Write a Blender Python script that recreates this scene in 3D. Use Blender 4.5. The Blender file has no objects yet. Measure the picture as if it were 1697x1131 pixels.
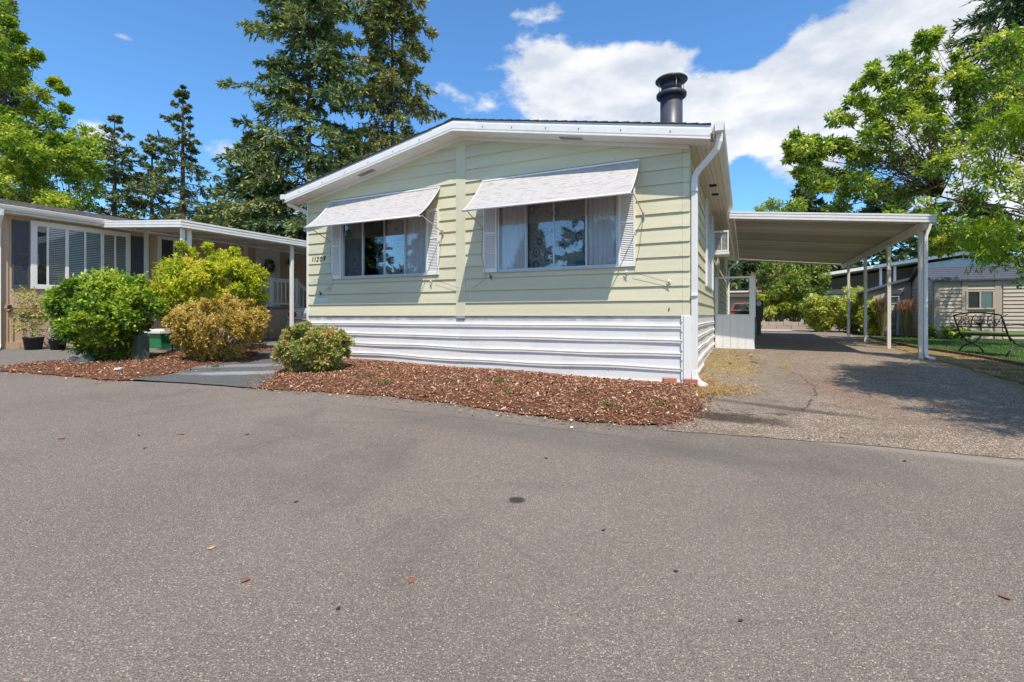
import bpy, bmesh, math, random
import numpy as np
from mathutils import Vector, Matrix
R = math.radians
random.seed(7)
sc = bpy.context.scene
COL = sc.collection

# ------------------------------------------------------------------ camera, sky, sun, exposure
cam_d = bpy.data.cameras.new('camera'); cam = bpy.data.objects.new('camera', cam_d); COL.objects.link(cam)
cam.location = (0, 0, 1.24); cam.rotation_euler = (R(90), 0, 0)
cam_d.sensor_width = 36; cam_d.lens = 808 / 1697 * 36
cam_d.shift_y = -42.5 / 1697
cam_d.clip_start = .05; cam_d.clip_end = 2000
sc.camera = cam
sc.view_settings.view_transform = 'Standard'; sc.view_settings.look = 'None'
sc.view_settings.exposure = 0.56; sc.view_settings.gamma = 1
try: sc.view_settings.use_curve_mapping = False
except Exception: pass
to_sun = Vector((.234, -1.22, 2.14)).normalized()
sun_d = bpy.data.lights.new('sun', 'SUN'); sun_d.energy = 3.9; sun_d.angle = R(.53); sun_d.color = (1, .915, .79)
sun = bpy.data.objects.new('sun', sun_d); COL.objects.link(sun)
sun.rotation_euler = to_sun.to_track_quat('Z', 'Y').to_euler(); sun.location = (0, -20, 40)

def px_dir_azel(px, py):
    u, v = (px - 848.5) / 808, (523 - py) / 808
    az = math.atan(u); return az, math.atan(v * math.cos(az))
world = bpy.data.worlds.new('World'); sc.world = world; world.use_nodes = True
def build_world():
    nt = world.node_tree; N = nt.nodes; L = nt.links; N.clear()
    out = N.new('ShaderNodeOutputWorld'); bg = N.new('ShaderNodeBackground'); bg.inputs[1].default_value = .15
    L.new(bg.outputs[0], out.inputs[0])
    sky = N.new('ShaderNodeTexSky'); sky.sky_type = 'NISHITA'; sky.sun_disc = False
    sky.sun_elevation = math.asin(to_sun.z); sky.sun_rotation = math.atan2(to_sun.x, to_sun.y)
    sky.air_density = 1.0; sky.dust_density = .3; sky.ozone_density = 2.2
    tint = N.new('ShaderNodeMix'); tint.data_type = 'RGBA'; tint.blend_type = 'MULTIPLY'; tint.inputs[0].default_value = 1
    L.new(sky.outputs[0], tint.inputs[6]); tint.inputs[7].default_value = (.52, .83, 1.05, 1)
    tc = N.new('ShaderNodeTexCoord')
    def m(op, a, b=None, c=None, clamp=False):
        n = N.new('ShaderNodeMath'); n.operation = op; n.use_clamp = clamp
        for i, v in enumerate((a, b, c)):
            if v is None: continue
            if isinstance(v, (int, float)): n.inputs[i].default_value = v
            else: L.new(v, n.inputs[i])
        return n.outputs[0]
    sx = N.new('ShaderNodeSeparateXYZ'); L.new(tc.outputs['Generated'], sx.inputs[0])
    az = m('ARCTAN2', sx.outputs[0], sx.outputs[1]); el = m('ARCSINE', sx.outputs[2])
    blobs = [(880, 150, 150, 75, 1.0), (1010, 110, 130, 75, 1.0), (1150, 160, 120, 62, 1.0), (1290, 170, 110, 60, 1.0), (1440, 120, 125, 105, 1.1), (1110, 12, 210, 50, -1.1), (1225, 100, 60, 34, -.6), (620, 60, 200, 90, -.5), (1250, 305, 60, 40, -.5),
             (1560, 70, 220, 150, 1.2), (1230, 210, 120, 45, .8), (930, 20, 60, 28, .75), (370, 258, 62, 30, 1.0), (150, 225, 55, 38, 1.0),
             (1190, 300, 26, 120, .55), (205, 62, 26, 9, .7), (1320, 260, 90, 50, .8), (1700, 250, 200, 150, 1), (860, 25, 30, 14, .5),
             (765, 8, 40, 14, .4), (-150, 160, 160, 70, .9), (1900, 100, 250, 200, 1)]
    tot = None
    for px, py, rx, ry, w in blobs:
        a0, e0 = px_dir_azel(px, py); ra = rx / 808 * math.cos(a0) ** 2 * 1.0; re = ry / 808 * math.cos(a0) * math.cos(e0) ** 2
        da = m('MULTIPLY', m('SUBTRACT', az, a0), 1 / ra); de = m('MULTIPLY', m('SUBTRACT', el, e0), 1 / re)
        q = m('ADD', m('MULTIPLY', da, da), m('MULTIPLY', de, de))
        b = m('MULTIPLY', m('EXPONENT', m('MULTIPLY', q, -.9)), w)
        tot = b if tot is None else m('ADD', tot, b)
    # away from the view the same broken cloud goes on, from a low frequency noise
    nlow = N.new('ShaderNodeTexNoise'); nlow.inputs['Scale'].default_value = 1.6; nlow.inputs['Detail'].default_value = 2
    L.new(tc.outputs['Generated'], nlow.inputs['Vector'])
    side = m('SUBTRACT', 1, m('MULTIPLY', m('ADD', sx.outputs[1], .1), 1.6), clamp=True)
    tot = m('ADD', tot, m('MULTIPLY', m('MULTIPLY', side, m('SUBTRACT', nlow.outputs[0], .42, clamp=True)), 4.5))
    mp = N.new('ShaderNodeMapping'); mp.inputs['Scale'].default_value = (1, 1, 1.9); L.new(tc.outputs['Generated'], mp.inputs[0])
    n1 = N.new('ShaderNodeTexNoise'); n1.inputs['Scale'].default_value = 8; n1.inputs['Detail'].default_value = 11; n1.inputs['Roughness'].default_value = .58
    L.new(mp.outputs[0], n1.inputs['Vector'])
    cov = m('ADD', tot, m('MULTIPLY', m('SUBTRACT', n1.outputs[0], .5), 2.9))
    mr = N.new('ShaderNodeMapRange'); mr.interpolation_type = 'SMOOTHSTEP'; mr.inputs[1].default_value = .46; mr.inputs[2].default_value = 1.0
    L.new(cov, mr.inputs[0])
    n2 = N.new('ShaderNodeTexNoise'); n2.inputs['Scale'].default_value = 9; n2.inputs['Detail'].default_value = 6
    mp2 = N.new('ShaderNodeMapping'); mp2.inputs['Location'].default_value = (3.1, 1.7, .2); mp2.inputs['Scale'].default_value = (1, 1, 2.2)
    L.new(tc.outputs['Generated'], mp2.inputs[0]); L.new(mp2.outputs[0], n2.inputs['Vector'])
    r2 = N.new('ShaderNodeValToRGB'); L.new(n2.outputs[0], r2.inputs[0])
    r2.color_ramp.elements[0].position = .36; r2.color_ramp.elements[0].color = (3.1, 3.35, 3.8, 1)
    r2.color_ramp.elements[1].position = .62; r2.color_ramp.elements[1].color = (4.75, 4.75, 4.75, 1)
    mx = N.new('ShaderNodeMix'); mx.data_type = 'RGBA'
    L.new(m('MULTIPLY', mr.outputs[0], .95), mx.inputs[0]); L.new(tint.outputs[2], mx.inputs[6]); L.new(r2.outputs[0], mx.inputs[7])
    L.new(mx.outputs[2], bg.inputs[0])
build_world()

# ------------------------------------------------------------------ frames: "H" is the frame of the green house (origin at its front right corner)
CX, CY = 2.387, 6.57; UX, UY, VX, VY = .9022, -.4313, .4313, .9022
HROT = math.atan2(UY, UX)
def h2w(x, y): return CX + UX * x + VX * y, CY + UY * x + VY * y
def w2h(X, Y): dx, dy = X - CX, Y - CY; return UX * dx + UY * dy, VX * dx + VY * dy
def g(X, Y):
    a = .043 * max(min(Y, 8), -3)
    if Y > 8:
        t = min(Y, 12) - 8; a += .043 * t - .0039 * t * t
        if Y > 12: a += .0118 * (min(Y, 24) - 12)
    return a + .012 * min(max(-X - 3, 0), 12)
def gh(x, y): return g(*h2w(x, y))
def hp(x, y): return h2w(x, y)
def at(px, py, Y): return Vector(((px - 848.5) / 808 * Y, Y, 1.24 + (523 - py) / 808 * Y))

# ------------------------------------------------------------------ materials
MATS = {}
def mat(name, base, rough=.6, var=.12, scale=6, bump=0, bscale=80, metal=0, dirt=None, dscale=3, damt=.35, spec=.5, stretch=None, coat=0):
    if name in MATS: return MATS[name]
    m = bpy.data.materials.new(name); m.use_nodes = True; nt = m.node_tree; N = nt.nodes; L = nt.links
    p = N['Principled BSDF']; p.inputs['Roughness'].default_value = rough; p.inputs['Metallic'].default_value = metal
    p.inputs['Specular IOR Level'].default_value = spec; p.inputs['Coat Weight'].default_value = coat
    tc = N.new('ShaderNodeTexCoord'); vec = tc.outputs['Object']
    if stretch:
        mp = N.new('ShaderNodeMapping'); mp.inputs['Scale'].default_value = stretch; L.new(vec, mp.inputs[0]); vec = mp.outputs[0]
    n = N.new('ShaderNodeTexNoise'); n.inputs['Scale'].default_value = scale; n.inputs['Detail'].default_value = 8; n.inputs['Roughness'].default_value = .65
    L.new(vec, n.inputs['Vector'])
    r = N.new('ShaderNodeValToRGB'); L.new(n.outputs[0], r.inputs[0])
    r.color_ramp.elements[0].position = .3; r.color_ramp.elements[1].position = .7
    r.color_ramp.elements[0].color = tuple(c * (1 - var) for c in base) + (1,)
    r.color_ramp.elements[1].color = tuple(min(1, c * (1 + var)) for c in base) + (1,)
    col = r.outputs[0]
    if dirt:
        n2 = N.new('ShaderNodeTexNoise'); n2.inputs['Scale'].default_value = dscale; n2.inputs['Detail'].default_value = 10; n2.inputs['Roughness'].default_value = .7
        L.new(vec, n2.inputs['Vector'])
        mr = N.new('ShaderNodeMapRange'); mr.inputs[1].default_value = .5; mr.inputs[2].default_value = .75; mr.inputs[4].default_value = damt
        L.new(n2.outputs[0], mr.inputs[0])
        mx = N.new('ShaderNodeMix'); mx.data_type = 'RGBA'; L.new(mr.outputs[0], mx.inputs[0]); L.new(col, mx.inputs[6]); mx.inputs[7].default_value = (*dirt, 1)
        col = mx.outputs[2]
    L.new(col, p.inputs['Base Color'])
    if bump:
        n3 = N.new('ShaderNodeTexNoise'); n3.inputs['Scale'].default_value = bscale; n3.inputs['Detail'].default_value = 5; L.new(vec, n3.inputs['Vector'])
        b = N.new('ShaderNodeBump'); b.inputs['Strength'].default_value = bump; b.inputs['Distance'].default_value = .02
        L.new(n3.outputs[0], b.inputs['Height']); L.new(b.outputs[0], p.inputs['Normal'])
    MATS[name] = m; return m

def attr_mat(name, stops, rough=.6, trans=.0, attr='rnd', spec=.3, jitter=.0):
    """colour picked per leaf / chip from the attribute rnd; optional translucency for leaves"""
    m = bpy.data.materials.new(name); m.use_nodes = True; nt = m.node_tree; N = nt.nodes; L = nt.links
    p = N['Principled BSDF']; p.inputs['Roughness'].default_value = rough; p.inputs['Specular IOR Level'].default_value = spec
    a = N.new('ShaderNodeAttribute'); a.attribute_name = attr
    r = N.new('ShaderNodeValToRGB'); L.new(a.outputs['Fac'], r.inputs[0]); cr = r.color_ramp
    while len(cr.elements) < len(stops): cr.elements.new(.5)
    for e, (pos, c) in zip(cr.elements, stops): e.position = pos; e.color = (*c, 1)
    L.new(r.outputs[0], p.inputs['Base Color'])
    if trans:
        t = N.new('ShaderNodeBsdfTranslucent'); h = N.new('ShaderNodeHueSaturation'); h.inputs['Hue'].default_value = .49; h.inputs['Saturation'].default_value = 1.1; h.inputs['Value'].default_value = 1.35
        L.new(r.outputs[0], h.inputs['Color']); L.new(h.outputs[0], t.inputs[0])
        mx = N.new('ShaderNodeMixShader'); mx.inputs[0].default_value = trans
        L.new(p.outputs[0], mx.inputs[1]); L.new(t.outputs[0], mx.inputs[2]); L.new(mx.outputs[0], N['Material Output'].inputs[0])
    return m

class NT:
    """small helper for the ground materials (world position based)"""
    def __init__(s, name, rough=.9):
        s.m = bpy.data.materials.new(name); s.m.use_nodes = True; s.nt = s.m.node_tree; s.N = s.nt.nodes; s.L = s.nt.links
        s.p = s.N['Principled BSDF']; s.p.inputs['Roughness'].default_value = rough; s.p.inputs['Specular IOR Level'].default_value = .25
        s.pos = s.N.new('ShaderNodeNewGeometry').outputs['Position']
    def noise(s, scale, detail=6, rough=.6, dist=0, vec=None):
        n = s.N.new('ShaderNodeTexNoise'); n.inputs['Scale'].default_value = scale; n.inputs['Detail'].default_value = detail
        n.inputs['Roughness'].default_value = rough; n.inputs['Distortion'].default_value = dist; s.L.new(vec or s.pos, n.inputs['Vector']); return n.outputs[0]
    def voro(s, scale, out='Distance', feat='F1', vec=None):
        n = s.N.new('ShaderNodeTexVoronoi'); n.feature = feat; n.inputs['Scale'].default_value = scale; s.L.new(vec or s.pos, n.inputs['Vector']); return n.outputs[out]
    def math(s, op, a, b=0, clamp=False):
        n = s.N.new('ShaderNodeMath'); n.operation = op; n.use_clamp = clamp
        for i, v in enumerate((a, b)):
            if isinstance(v, (int, float)): n.inputs[i].default_value = v
            else: s.L.new(v, n.inputs[i])
        return n.outputs[0]
    def rng(s, v, a, b, c=0, d=1, smooth=True):
        n = s.N.new('ShaderNodeMapRange'); n.inputs[1].default_value = a; n.inputs[2].default_value = b; n.inputs[3].default_value = c; n.inputs[4].default_value = d
        if smooth: n.interpolation_type = 'SMOOTHSTEP'
        s.L.new(v, n.inputs[0]); return n.outputs[0]
    def ramp(s, v, stops):
        n = s.N.new('ShaderNodeValToRGB'); cr = n.color_ramp
        while len(cr.elements) < len(stops): cr.elements.new(.5)
        for e, (pos, c) in zip(cr.elements, stops): e.position = pos; e.color = (*c, 1)
        s.L.new(v, n.inputs[0]); return n.outputs[0]
    def mix(s, f, a, b, mode='MIX'):
        n = s.N.new('ShaderNodeMix'); n.data_type = 'RGBA'; n.blend_type = mode
        for i, v in ((0, f), (6, a), (7, b)):
            if isinstance(v, (int, float)): n.inputs[i].default_value = v
            elif isinstance(v, tuple): n.inputs[i].default_value = (*v, 1)
            else: s.L.new(v, n.inputs[i])
        return n.outputs[2]
    def ell(s, cx, cy, rx, ry, rot=0, soft=.5, nz=.5, nscale=2.5):
        """soft, noisy edged ellipse mask round a point of the place (stains, patches)"""
        mp = s.N.new('ShaderNodeMapping'); mp.vector_type = 'TEXTURE'
        mp.inputs['Location'].default_value = (cx, cy, 0); mp.inputs['Rotation'].default_value = (0, 0, rot); mp.inputs['Scale'].default_value = (rx, ry, 100)
        s.L.new(s.pos, mp.inputs[0])
        ln = s.N.new('ShaderNodeVectorMath'); ln.operation = 'LENGTH'; s.L.new(mp.outputs[0], ln.inputs[0])
        d = s.math('ADD', ln.outputs['Value'], s.math('MULTIPLY', s.math('SUBTRACT', s.noise(nscale, 8, .7), .5), nz * 2))
        return s.rng(d, 1 - soft, 1 + soft, 1, 0)
    def bump(s, h, strength, dist=.01):
        b = s.N.new('ShaderNodeBump'); b.inputs['Strength'].default_value = strength; b.inputs['Distance'].default_value = dist
        s.L.new(h, b.inputs['Height']); s.L.new(b.outputs[0], s.p.inputs['Normal'])
    def done(s, col): s.L.new(col, s.p.inputs['Base Color']); return s.m

def asphalt(name, dark, light, stone, sc1=120, amount=.5, extra=None):
    t = NT(name, .88)
    base = t.ramp(t.noise(.5, 4, .55), [(.3, dark), (.7, light)])
    fine = t.noise(170, 3, .7)
    base = t.mix(.75, base, t.ramp(fine, [(.3, (.38, .38, .38)), (.70, (1.0, 1.0, 1.0))]), 'MULTIPLY')
    base = t.mix(.6, base, t.ramp(t.noise(28, 5, .7), [(.3, (.62, .62, .62)), (.7, (1, 1, 1))]), 'MULTIPLY')
    wob = t.N.new('ShaderNodeMix'); wob.data_type = 'RGBA'; wob.inputs[0].default_value = .012
    nz = t.N.new('ShaderNodeTexNoise'); nz.inputs['Scale'].default_value = 60; t.L.new(t.pos, nz.inputs['Vector'])
    t.L.new(t.pos, wob.inputs[6]); t.L.new(nz.outputs['Color'], wob.inputs[7]); v = wob.outputs[2]
    cell = t.N.new('ShaderNodeSeparateColor'); t.L.new(t.voro(sc1, 'Color', vec=v), cell.inputs[0])
    dst = t.voro(sc1, 'Distance', vec=v)
    stonemask = t.math('MULTIPLY', t.rng(cell.outputs[0], 1 - amount, 1 - amount + .12), t.rng(dst, .30, .5, 1, 0))
    scol = t.ramp(cell.outputs[1], [(0, tuple(c * .6 for c in stone)), (.45, stone), (.75, tuple(min(1, c * 1.35) for c in stone)), (.93, (stone[0] * 1.7, stone[1] * 1.62, stone[2] * 1.5)), (1, (stone[0] * 1.6, stone[1] * 1.15, stone[2] * .8))])
    col = t.mix(t.math('MULTIPLY', stonemask, .9), base, scol)
    # second, finer grit
    c2 = t.N.new('ShaderNodeSeparateColor'); t.L.new(t.voro(sc1 * 2.1, 'Color'), c2.inputs[0])
    col = t.mix(t.math('MULTIPLY', t.rng(c2.outputs[0], .78, .9), .55), col, stone)
    col = t.mix(t.math('MULTIPLY', t.rng(c2.outputs[1], .8, .95), .5), col, (.02, .019, .018))
    if extra: col = extra(t, col)
    h = t.math('ADD', t.math('MULTIPLY', dst, -1.0), t.math('MULTIPLY', fine, .9))
    t.bump(h, .7, .007)
    return t.done(col)

def road_extra(t, col):
    # faint worn bands and patches, a dark spot, and slow tone changes
    col = t.mix(t.rng(t.noise(.8, 5, .6, .6), .48, .68, 0, .30), col, (.075, .07, .066))
    col = t.mix(t.rng(t.noise(.33, 4, .6), .5, .7, 0, .30), col, (.20, .18, .155))
    col = t.mix(t.math('MULTIPLY', t.ell(.03, 2.94, .05, .045, 0, .3, .2, 20), .85), col, (.02, .02, .02))
    col = t.mix(t.math('MULTIPLY', t.ell(.3, 4.3, 2.2, .25, HROT, .5, .4, 3), .25), col, (.07, .065, .06))
    x, y = hp(3.4, -2.15); col = t.mix(t.math('MULTIPLY', t.ell(x, y, 3.6, .09, HROT - .02, .5, .35, 3), .45), col, (.34, .295, .25))
    x, y = hp(-1.8, -2.75); col = t.mix(t.math('MULTIPLY', t.ell(x, y, 1.9, .012, HROT + .03, .5, 2.2, 2), .5), col, (.06, .052, .045))
    cr = t.N.new('ShaderNodeTexVoronoi'); cr.feature = 'DISTANCE_TO_EDGE'; cr.inputs['Scale'].default_value = .42
    wv = t.N.new('ShaderNodeMix'); wv.data_type = 'RGBA'; wv.inputs[0].default_value = .2
    nn = t.N.new('ShaderNodeTexNoise'); nn.inputs['Scale'].default_value = 1.7; nn.inputs['Detail'].default_value = 8; t.L.new(t.pos, nn.inputs['Vector'])
    t.L.new(t.pos, wv.inputs[6]); t.L.new(nn.outputs['Color'], wv.inputs[7]); t.L.new(wv.outputs[2], cr.inputs['Vector'])
    ck = t.math('MULTIPLY', t.rng(cr.outputs[0], .0015, .006, 1, 0), t.rng(t.noise(.6, 3), .52, .6))
    col = t.mix(t.math('MULTIPLY', ck, .22), col, (.05, .045, .04))
    return col
M_ROAD = asphalt('road_asphalt', (.240, .196, .160), (.300, .248, .206), (.38, .33, .27), 135, .36, road_extra)

def drive_extra(t, col):
    col = t.mix(t.rng(t.noise(1.2, 6, .65, .5), .45, .7, 0, .4), col, (.17, .135, .105))
    # smooth grey repair patch beside the bed
    x, y = hp(.75, .8); pat = t.ell(x, y, .75, 2.2, HROT, .2, .22, 1.4)
    col = t.mix(t.math('MULTIPLY', pat, .38), col, (.15, .138, .125))
    edge = t.math('MULTIPLY', t.rng(pat, .40, .48), t.rng(pat, .52, .60, 1, 0)); col = t.mix(t.math('MULTIPLY', edge, t.rng(t.noise(4, 4), .42, .5, 0, .8)), col, (.03, .026, .022))
    col = t.mix(t.rng(t.noise(3.2, 8, .75), .50, .62, 0, .45), col, (.12, .085, .06))
    col = t.mix(t.rng(t.noise(5.5, 8, .75), .54, .66, 0, .4), col, (.33, .265, .20))
    # damp dark spot
    x, y = hp(.55, -1.6); col = t.mix(t.math('MULTIPLY', t.math('MULTIPLY', t.ell(x, y, .5, .2, HROT, .4, .8, 6), t.rng(t.noise(60, 6, .8), .40, .52, .45, 1)), .92), col, (.028, .022, .016))
    x, y = hp(1.1, -.9); col = t.mix(t.math('MULTIPLY', t.ell(x, y, .7, .09, HROT - .2, .5, .9, 4), .6), col, (.035, .03, .026))
    # rust coloured marks
    
    # moss and dry dirt by the house wall, along a seam and along the right edge
    moss = t.ramp(t.noise(9, 8, .7), [(.3, (.10, .070, .022)), (.5, (.22, .16, .045)), (.7, (.42, .32, .18))])
    for cx, cy, rx, ry, nz in ((.35, 3.3, .50, 1.9, .9), (.45, 2.2, .4, .7, 1.0), (1.3, 3.4, .05, 1.5, 1.6), (2.5, 2.5, .5, .16, 1.3), (2.9, 3.4, .5, .16, 1.3), (4.15, 2.0, .30, 4.6, .9), (4.0, 8.4, .38, 4.0, .9)):
        x, y = hp(cx, cy); k = t.ell(x, y, rx, ry, HROT, .5, nz, 3.2)
        k = t.math('MULTIPLY', k, t.rng(t.noise(30, 8, .8), .43, .53, .2, .95))
        col = t.mix(k, col, moss)
    x, y = hp(.45, 1.9); col = t.mix(t.math('MULTIPLY', t.math('MULTIPLY', t.ell(x, y, .5, 1.5, HROT, .6, 1.0, 4), t.rng(t.noise(34, 8, .8), .47, .58)), .75), col, (.34, .25, .14))
    x, y = hp(1.75, .4); col = t.mix(t.math('MULTIPLY', t.ell(x, y, .35, 1.3, HROT + .25, .6, .5, 1.5), .35), col, (.16, .085, .06))
    return col
M_DRIVE = asphalt('driveway_asphalt', (.20, .146, .108), (.30, .225, .168), (.56, .47, .37), 75, .6, drive_extra)
M_NDRIVE = asphalt('old_driveway_asphalt', (.20, .18, .16), (.25, .225, .20), (.36, .33, .29), 110, .35)
M_APRON = asphalt('apron_asphalt', (.14, .125, .112), (.185, .17, .155), (.42, .38, .33), 100, .5)
def walk_extra(t, col):
    x, y = hp(-6.2, -1.9); col = t.mix(t.math('MULTIPLY', t.ell(x, y, .16, .9, HROT + 2.2, .5, 1.2, 3), .7), col, (.36, .37, .38))
    x, y = hp(-6.9, -1.4); col = t.mix(t.math('MULTIPLY', t.ell(x, y, .16, 1.1, HROT + 2.3, .5, .8, 3), .6), col, (.30, .31, .33))
    return col
M_WALK = asphalt('slab_grey', (.13, .128, .125), (.17, .168, .165), (.26, .25, .24), 150, .2, walk_extra)
def _conc():
    t = NT('concrete', .9); c = t.ramp(t.noise(3, 8, .7), [(.3, (.30, .27, .24)), (.7, (.44, .41, .37))]); t.bump(t.noise(60), .3); return t.done(c)
M_CONC = _conc()
def _soil():
    t = NT('soil', .95)
    c = t.ramp(t.noise(45, 6, .75), [(.3, (.055, .025, .014)), (.5, (.15, .065, .035)), (.7, (.27, .14, .08))])
    c = t.mix(t.rng(t.noise(1.5, 5), .45, .65, 0, .5), c, (.10, .05, .032)); t.bump(t.noise(70, 6, .8), 1, .02); return t.done(c)
M_SOIL = _soil()
def _ground():
    t = NT('dry_ground', .95)
    c = t.ramp(t.noise(14, 8, .7), [(.3, (.10, .085, .045)), (.5, (.19, .16, .085)), (.7, (.30, .25, .15))])
    gr = t.ramp(t.noise(20, 8, .7), [(.3, (.03, .05, .012)), (.7, (.10, .13, .03))])
    c = t.mix(t.rng(t.noise(.35, 6, .6), .42, .58), c, gr); t.bump(t.noise(50, 6, .8), .8, .02); return t.done(c)
M_GROUND = _ground()
def _verge():
    t = NT('verge', .95)
    c = t.ramp(t.noise(18, 8, .75), [(.28, (.09, .055, .02)), (.45, (.22, .15, .06)), (.6, (.36, .27, .15)), (.75, (.44, .36, .22))])
    c = t.mix(t.rng(t.noise(2.2, 6, .65), .47, .6), c, t.ramp(t.noise(25, 6, .7), [(.3, (.06, .05, .012)), (.7, (.17, .14, .03))]))
    t.bump(t.noise(60, 6, .8), 1, .02); return t.done(c)
M_VERGE = _verge()
def _lawn():
    t = NT('lawn_soil', .95)
    c = t.ramp(t.noise(30, 8, .75), [(.3, (.02, .045, .008)), (.55, (.05, .11, .018)), (.75, (.12, .18, .04))]); t.bump(t.noise(80, 6, .8), 1, .02); return t.done(c)
M_LAWN = _lawn()

def siding_mat(name, base):
    m = mat(name, base, rough=.55, var=.05, scale=2.2, bump=.18, bscale=45, dirt=tuple(c * .62 for c in base), dscale=1.8, damt=.32, stretch=(.35, .35, 6))
    return m
M_SIDE = siding_mat('green_siding', (.62, .588, .405))
M_BATTEN = mat('green_batten', (.61, .583, .41), rough=.55, var=.04, scale=5, bump=.1)
M_SKIRT = mat('white_skirting', (.74, .715, .675), rough=.42, var=.03, scale=3, dirt=(.42, .38, .32), dscale=1.6, damt=.38, stretch=(1, 1, 1.6))
M_WHITE = mat('white_paint', (.74, .73, .71), rough=.4, var=.04, scale=7, dirt=(.50, .46, .40), dscale=2.5, damt=.25, bump=.03)
M_WHITE2 = mat('white_vinyl', (.77, .755, .72), rough=.35, var=.03, scale=5, dirt=(.55, .54, .5), dscale=3, damt=.2)
M_SOFFIT = mat('soffit_metal', (.66, .61, .54), rough=.42, var=.05, scale=4, dirt=(.42, .36, .29), dscale=2, damt=.35)
M_PAN = mat('roof_pan', (.50, .46, .40), rough=.38, var=.06, scale=1.5, dirt=(.40, .35, .29), dscale=1.2, damt=.5, stretch=(.4, 6, 1))
def pan_random(m, lo=.6, hi=1.2):
    nt = m.node_tree; p = nt.nodes['Principled BSDF']; src = p.inputs['Base Color'].links[0].from_socket
    oi = nt.nodes.new('ShaderNodeObjectInfo'); mr = nt.nodes.new('ShaderNodeMapRange'); mr.inputs[3].default_value = lo; mr.inputs[4].default_value = hi
    nt.links.new(oi.outputs['Random'], mr.inputs[0]); h = nt.nodes.new('ShaderNodeHueSaturation'); nt.links.new(mr.outputs[0], h.inputs['Value']); nt.links.new(src, h.inputs['Color']); nt.links.new(h.outputs[0], p.inputs['Base Color'])
pan_random(M_PAN)
pan_random(M_SIDE, .93, 1.04); pan_random(M_SKIRT, .95, 1.03)
M_AWN = mat('awning_slats', (.46, .44, .425), rough=.6, var=.12, scale=40, dirt=(.17, .155, .15), dscale=16, damt=.95, bump=.15, bscale=60, stretch=(.45, 1.6, 1.6))
M_ROOF = mat('dark_shingle', (.045, .047, .052), rough=.9, var=.4, scale=18, bump=.5, bscale=90)
M_BRROOF = mat('brown_shingle', (.155, .13, .12), rough=.95, var=.38, scale=9, bump=.6, bscale=70, dirt=(.30, .26, .23), dscale=14, damt=.6, stretch=(1, .35, 1))
M_FLUE = mat('flue_paint', (.052, .058, .075), rough=.42, var=.12, scale=5, dirt=(.12, .12, .13), dscale=6, damt=.3)
M_ALU = mat('mill_aluminium', (.60, .60, .60), rough=.35, var=.06, metal=.6, scale=20)
M_BLACK = mat('black_metal', (.014, .012, .011), rough=.35, var=.3, scale=30, bump=.1)
M_DARK = mat('dark_void', (.02, .019, .018), rough=.9)
M_NUM = mat('house_number_brown', (.05, .035, .022), rough=.5)
M_NUM2 = mat('old_number_grey', (.42, .43, .36), rough=.6)
M_PLATE = mat('bare_patch_white', (.66, .68, .66), rough=.6, var=.15, scale=60)
M_TAN = mat('tan_siding', (.55, .385, .26), rough=.65, var=.05, scale=3, bump=.08, dirt=(.36, .24, .16), dscale=2, damt=.3)
M_TAN2 = mat('tan_trim', (.53, .37, .25), rough=.6, var=.04)
M_SHUT = mat('charcoal_shutter', (.075, .08, .098), rough=.5, var=.15, scale=12)
M_BLIND = mat('blind_grey', (.66, .66, .65), rough=.5, var=.05)
M_BLIND2 = mat('blind_teal', (.58, .74, .75), rough=.5, var=.05)
M_DOOR = mat('door_white', (.68, .66, .62), rough=.45, var=.03)
M_BARK = mat('bark', (.115, .075, .05), rough=.95, var=.5, scale=14, bump=1, bscale=30, stretch=(1, 1, .3))
M_GBARK = mat('grey_bark', (.24, .20, .15), rough=.95, var=.35, scale=14, bump=.8, bscale=30, stretch=(1, 1, .3))
M_SHED = mat('shed_taupe', (.47, .38, .30), rough=.6, var=.05, scale=4)
M_SHEDTRIM = mat('shed_trim', (.43, .345, .275), rough=.6, var=.04)
M_SHEDROOF = mat('shed_roof_slate', (.062, .070, .095), rough=.8, var=.12, scale=8)
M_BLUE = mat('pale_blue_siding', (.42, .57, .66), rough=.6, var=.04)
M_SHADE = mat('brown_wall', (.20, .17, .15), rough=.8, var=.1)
M_WOOD = mat('weathered_wood', (.30, .22, .14), rough=.8, var=.25, scale=20, bump=.4)
M_BRICK = mat('red_brick', (.42, .17, .11), rough=.9, var=.25, scale=40, bump=.5)
M_BLOCK = mat('pinkish_block', (.46, .36, .29), rough=.9, var=.12, scale=20, bump=.4)
M_CAR = mat('car_white_paint', (.60, .62, .64), rough=.2, var=.01, coat=.6)
M_TYRE = mat('tyre_rubber', (.02, .02, .02), rough=.8)
M_RED = mat('tail_lamp_red', (.38, .015, .015), rough=.2, coat=.5)
M_CHROME = mat('chrome', (.7, .7, .7), rough=.15, metal=1)
M_CGLASS = mat('car_glass', (.02, .022, .025), rough=.08, spec=.8)
M_GREENB = mat('green_plastic', (.02, .24, .075), rough=.4, var=.15)
M_POT = mat('black_pot', (.018, .018, .02), rough=.5)
M_OLIVE = mat('olive_metal', (.085, .085, .055), rough=.6, var=.1)
M_UTIL = mat('utility_green', (.065, .085, .07), rough=.6, var=.1)
M_ROCK = mat('pale_rock', (.50, .46, .41), rough=.9, var=.3, scale=12, bump=.6)
M_CUSH = mat('green_cushion', (.11, .19, .05), rough=.85, var=.1, bump=.2)
M_COPPER = mat('copper_plate', (.30, .12, .07), rough=.5, var=.2)
M_ORANGE = mat('orange_red_paint', (.42, .08, .03), rough=.25, coat=.5)
M_EDGE = mat('edging_red', (.17, .085, .06), rough=.9, var=.3, bump=.4)
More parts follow.
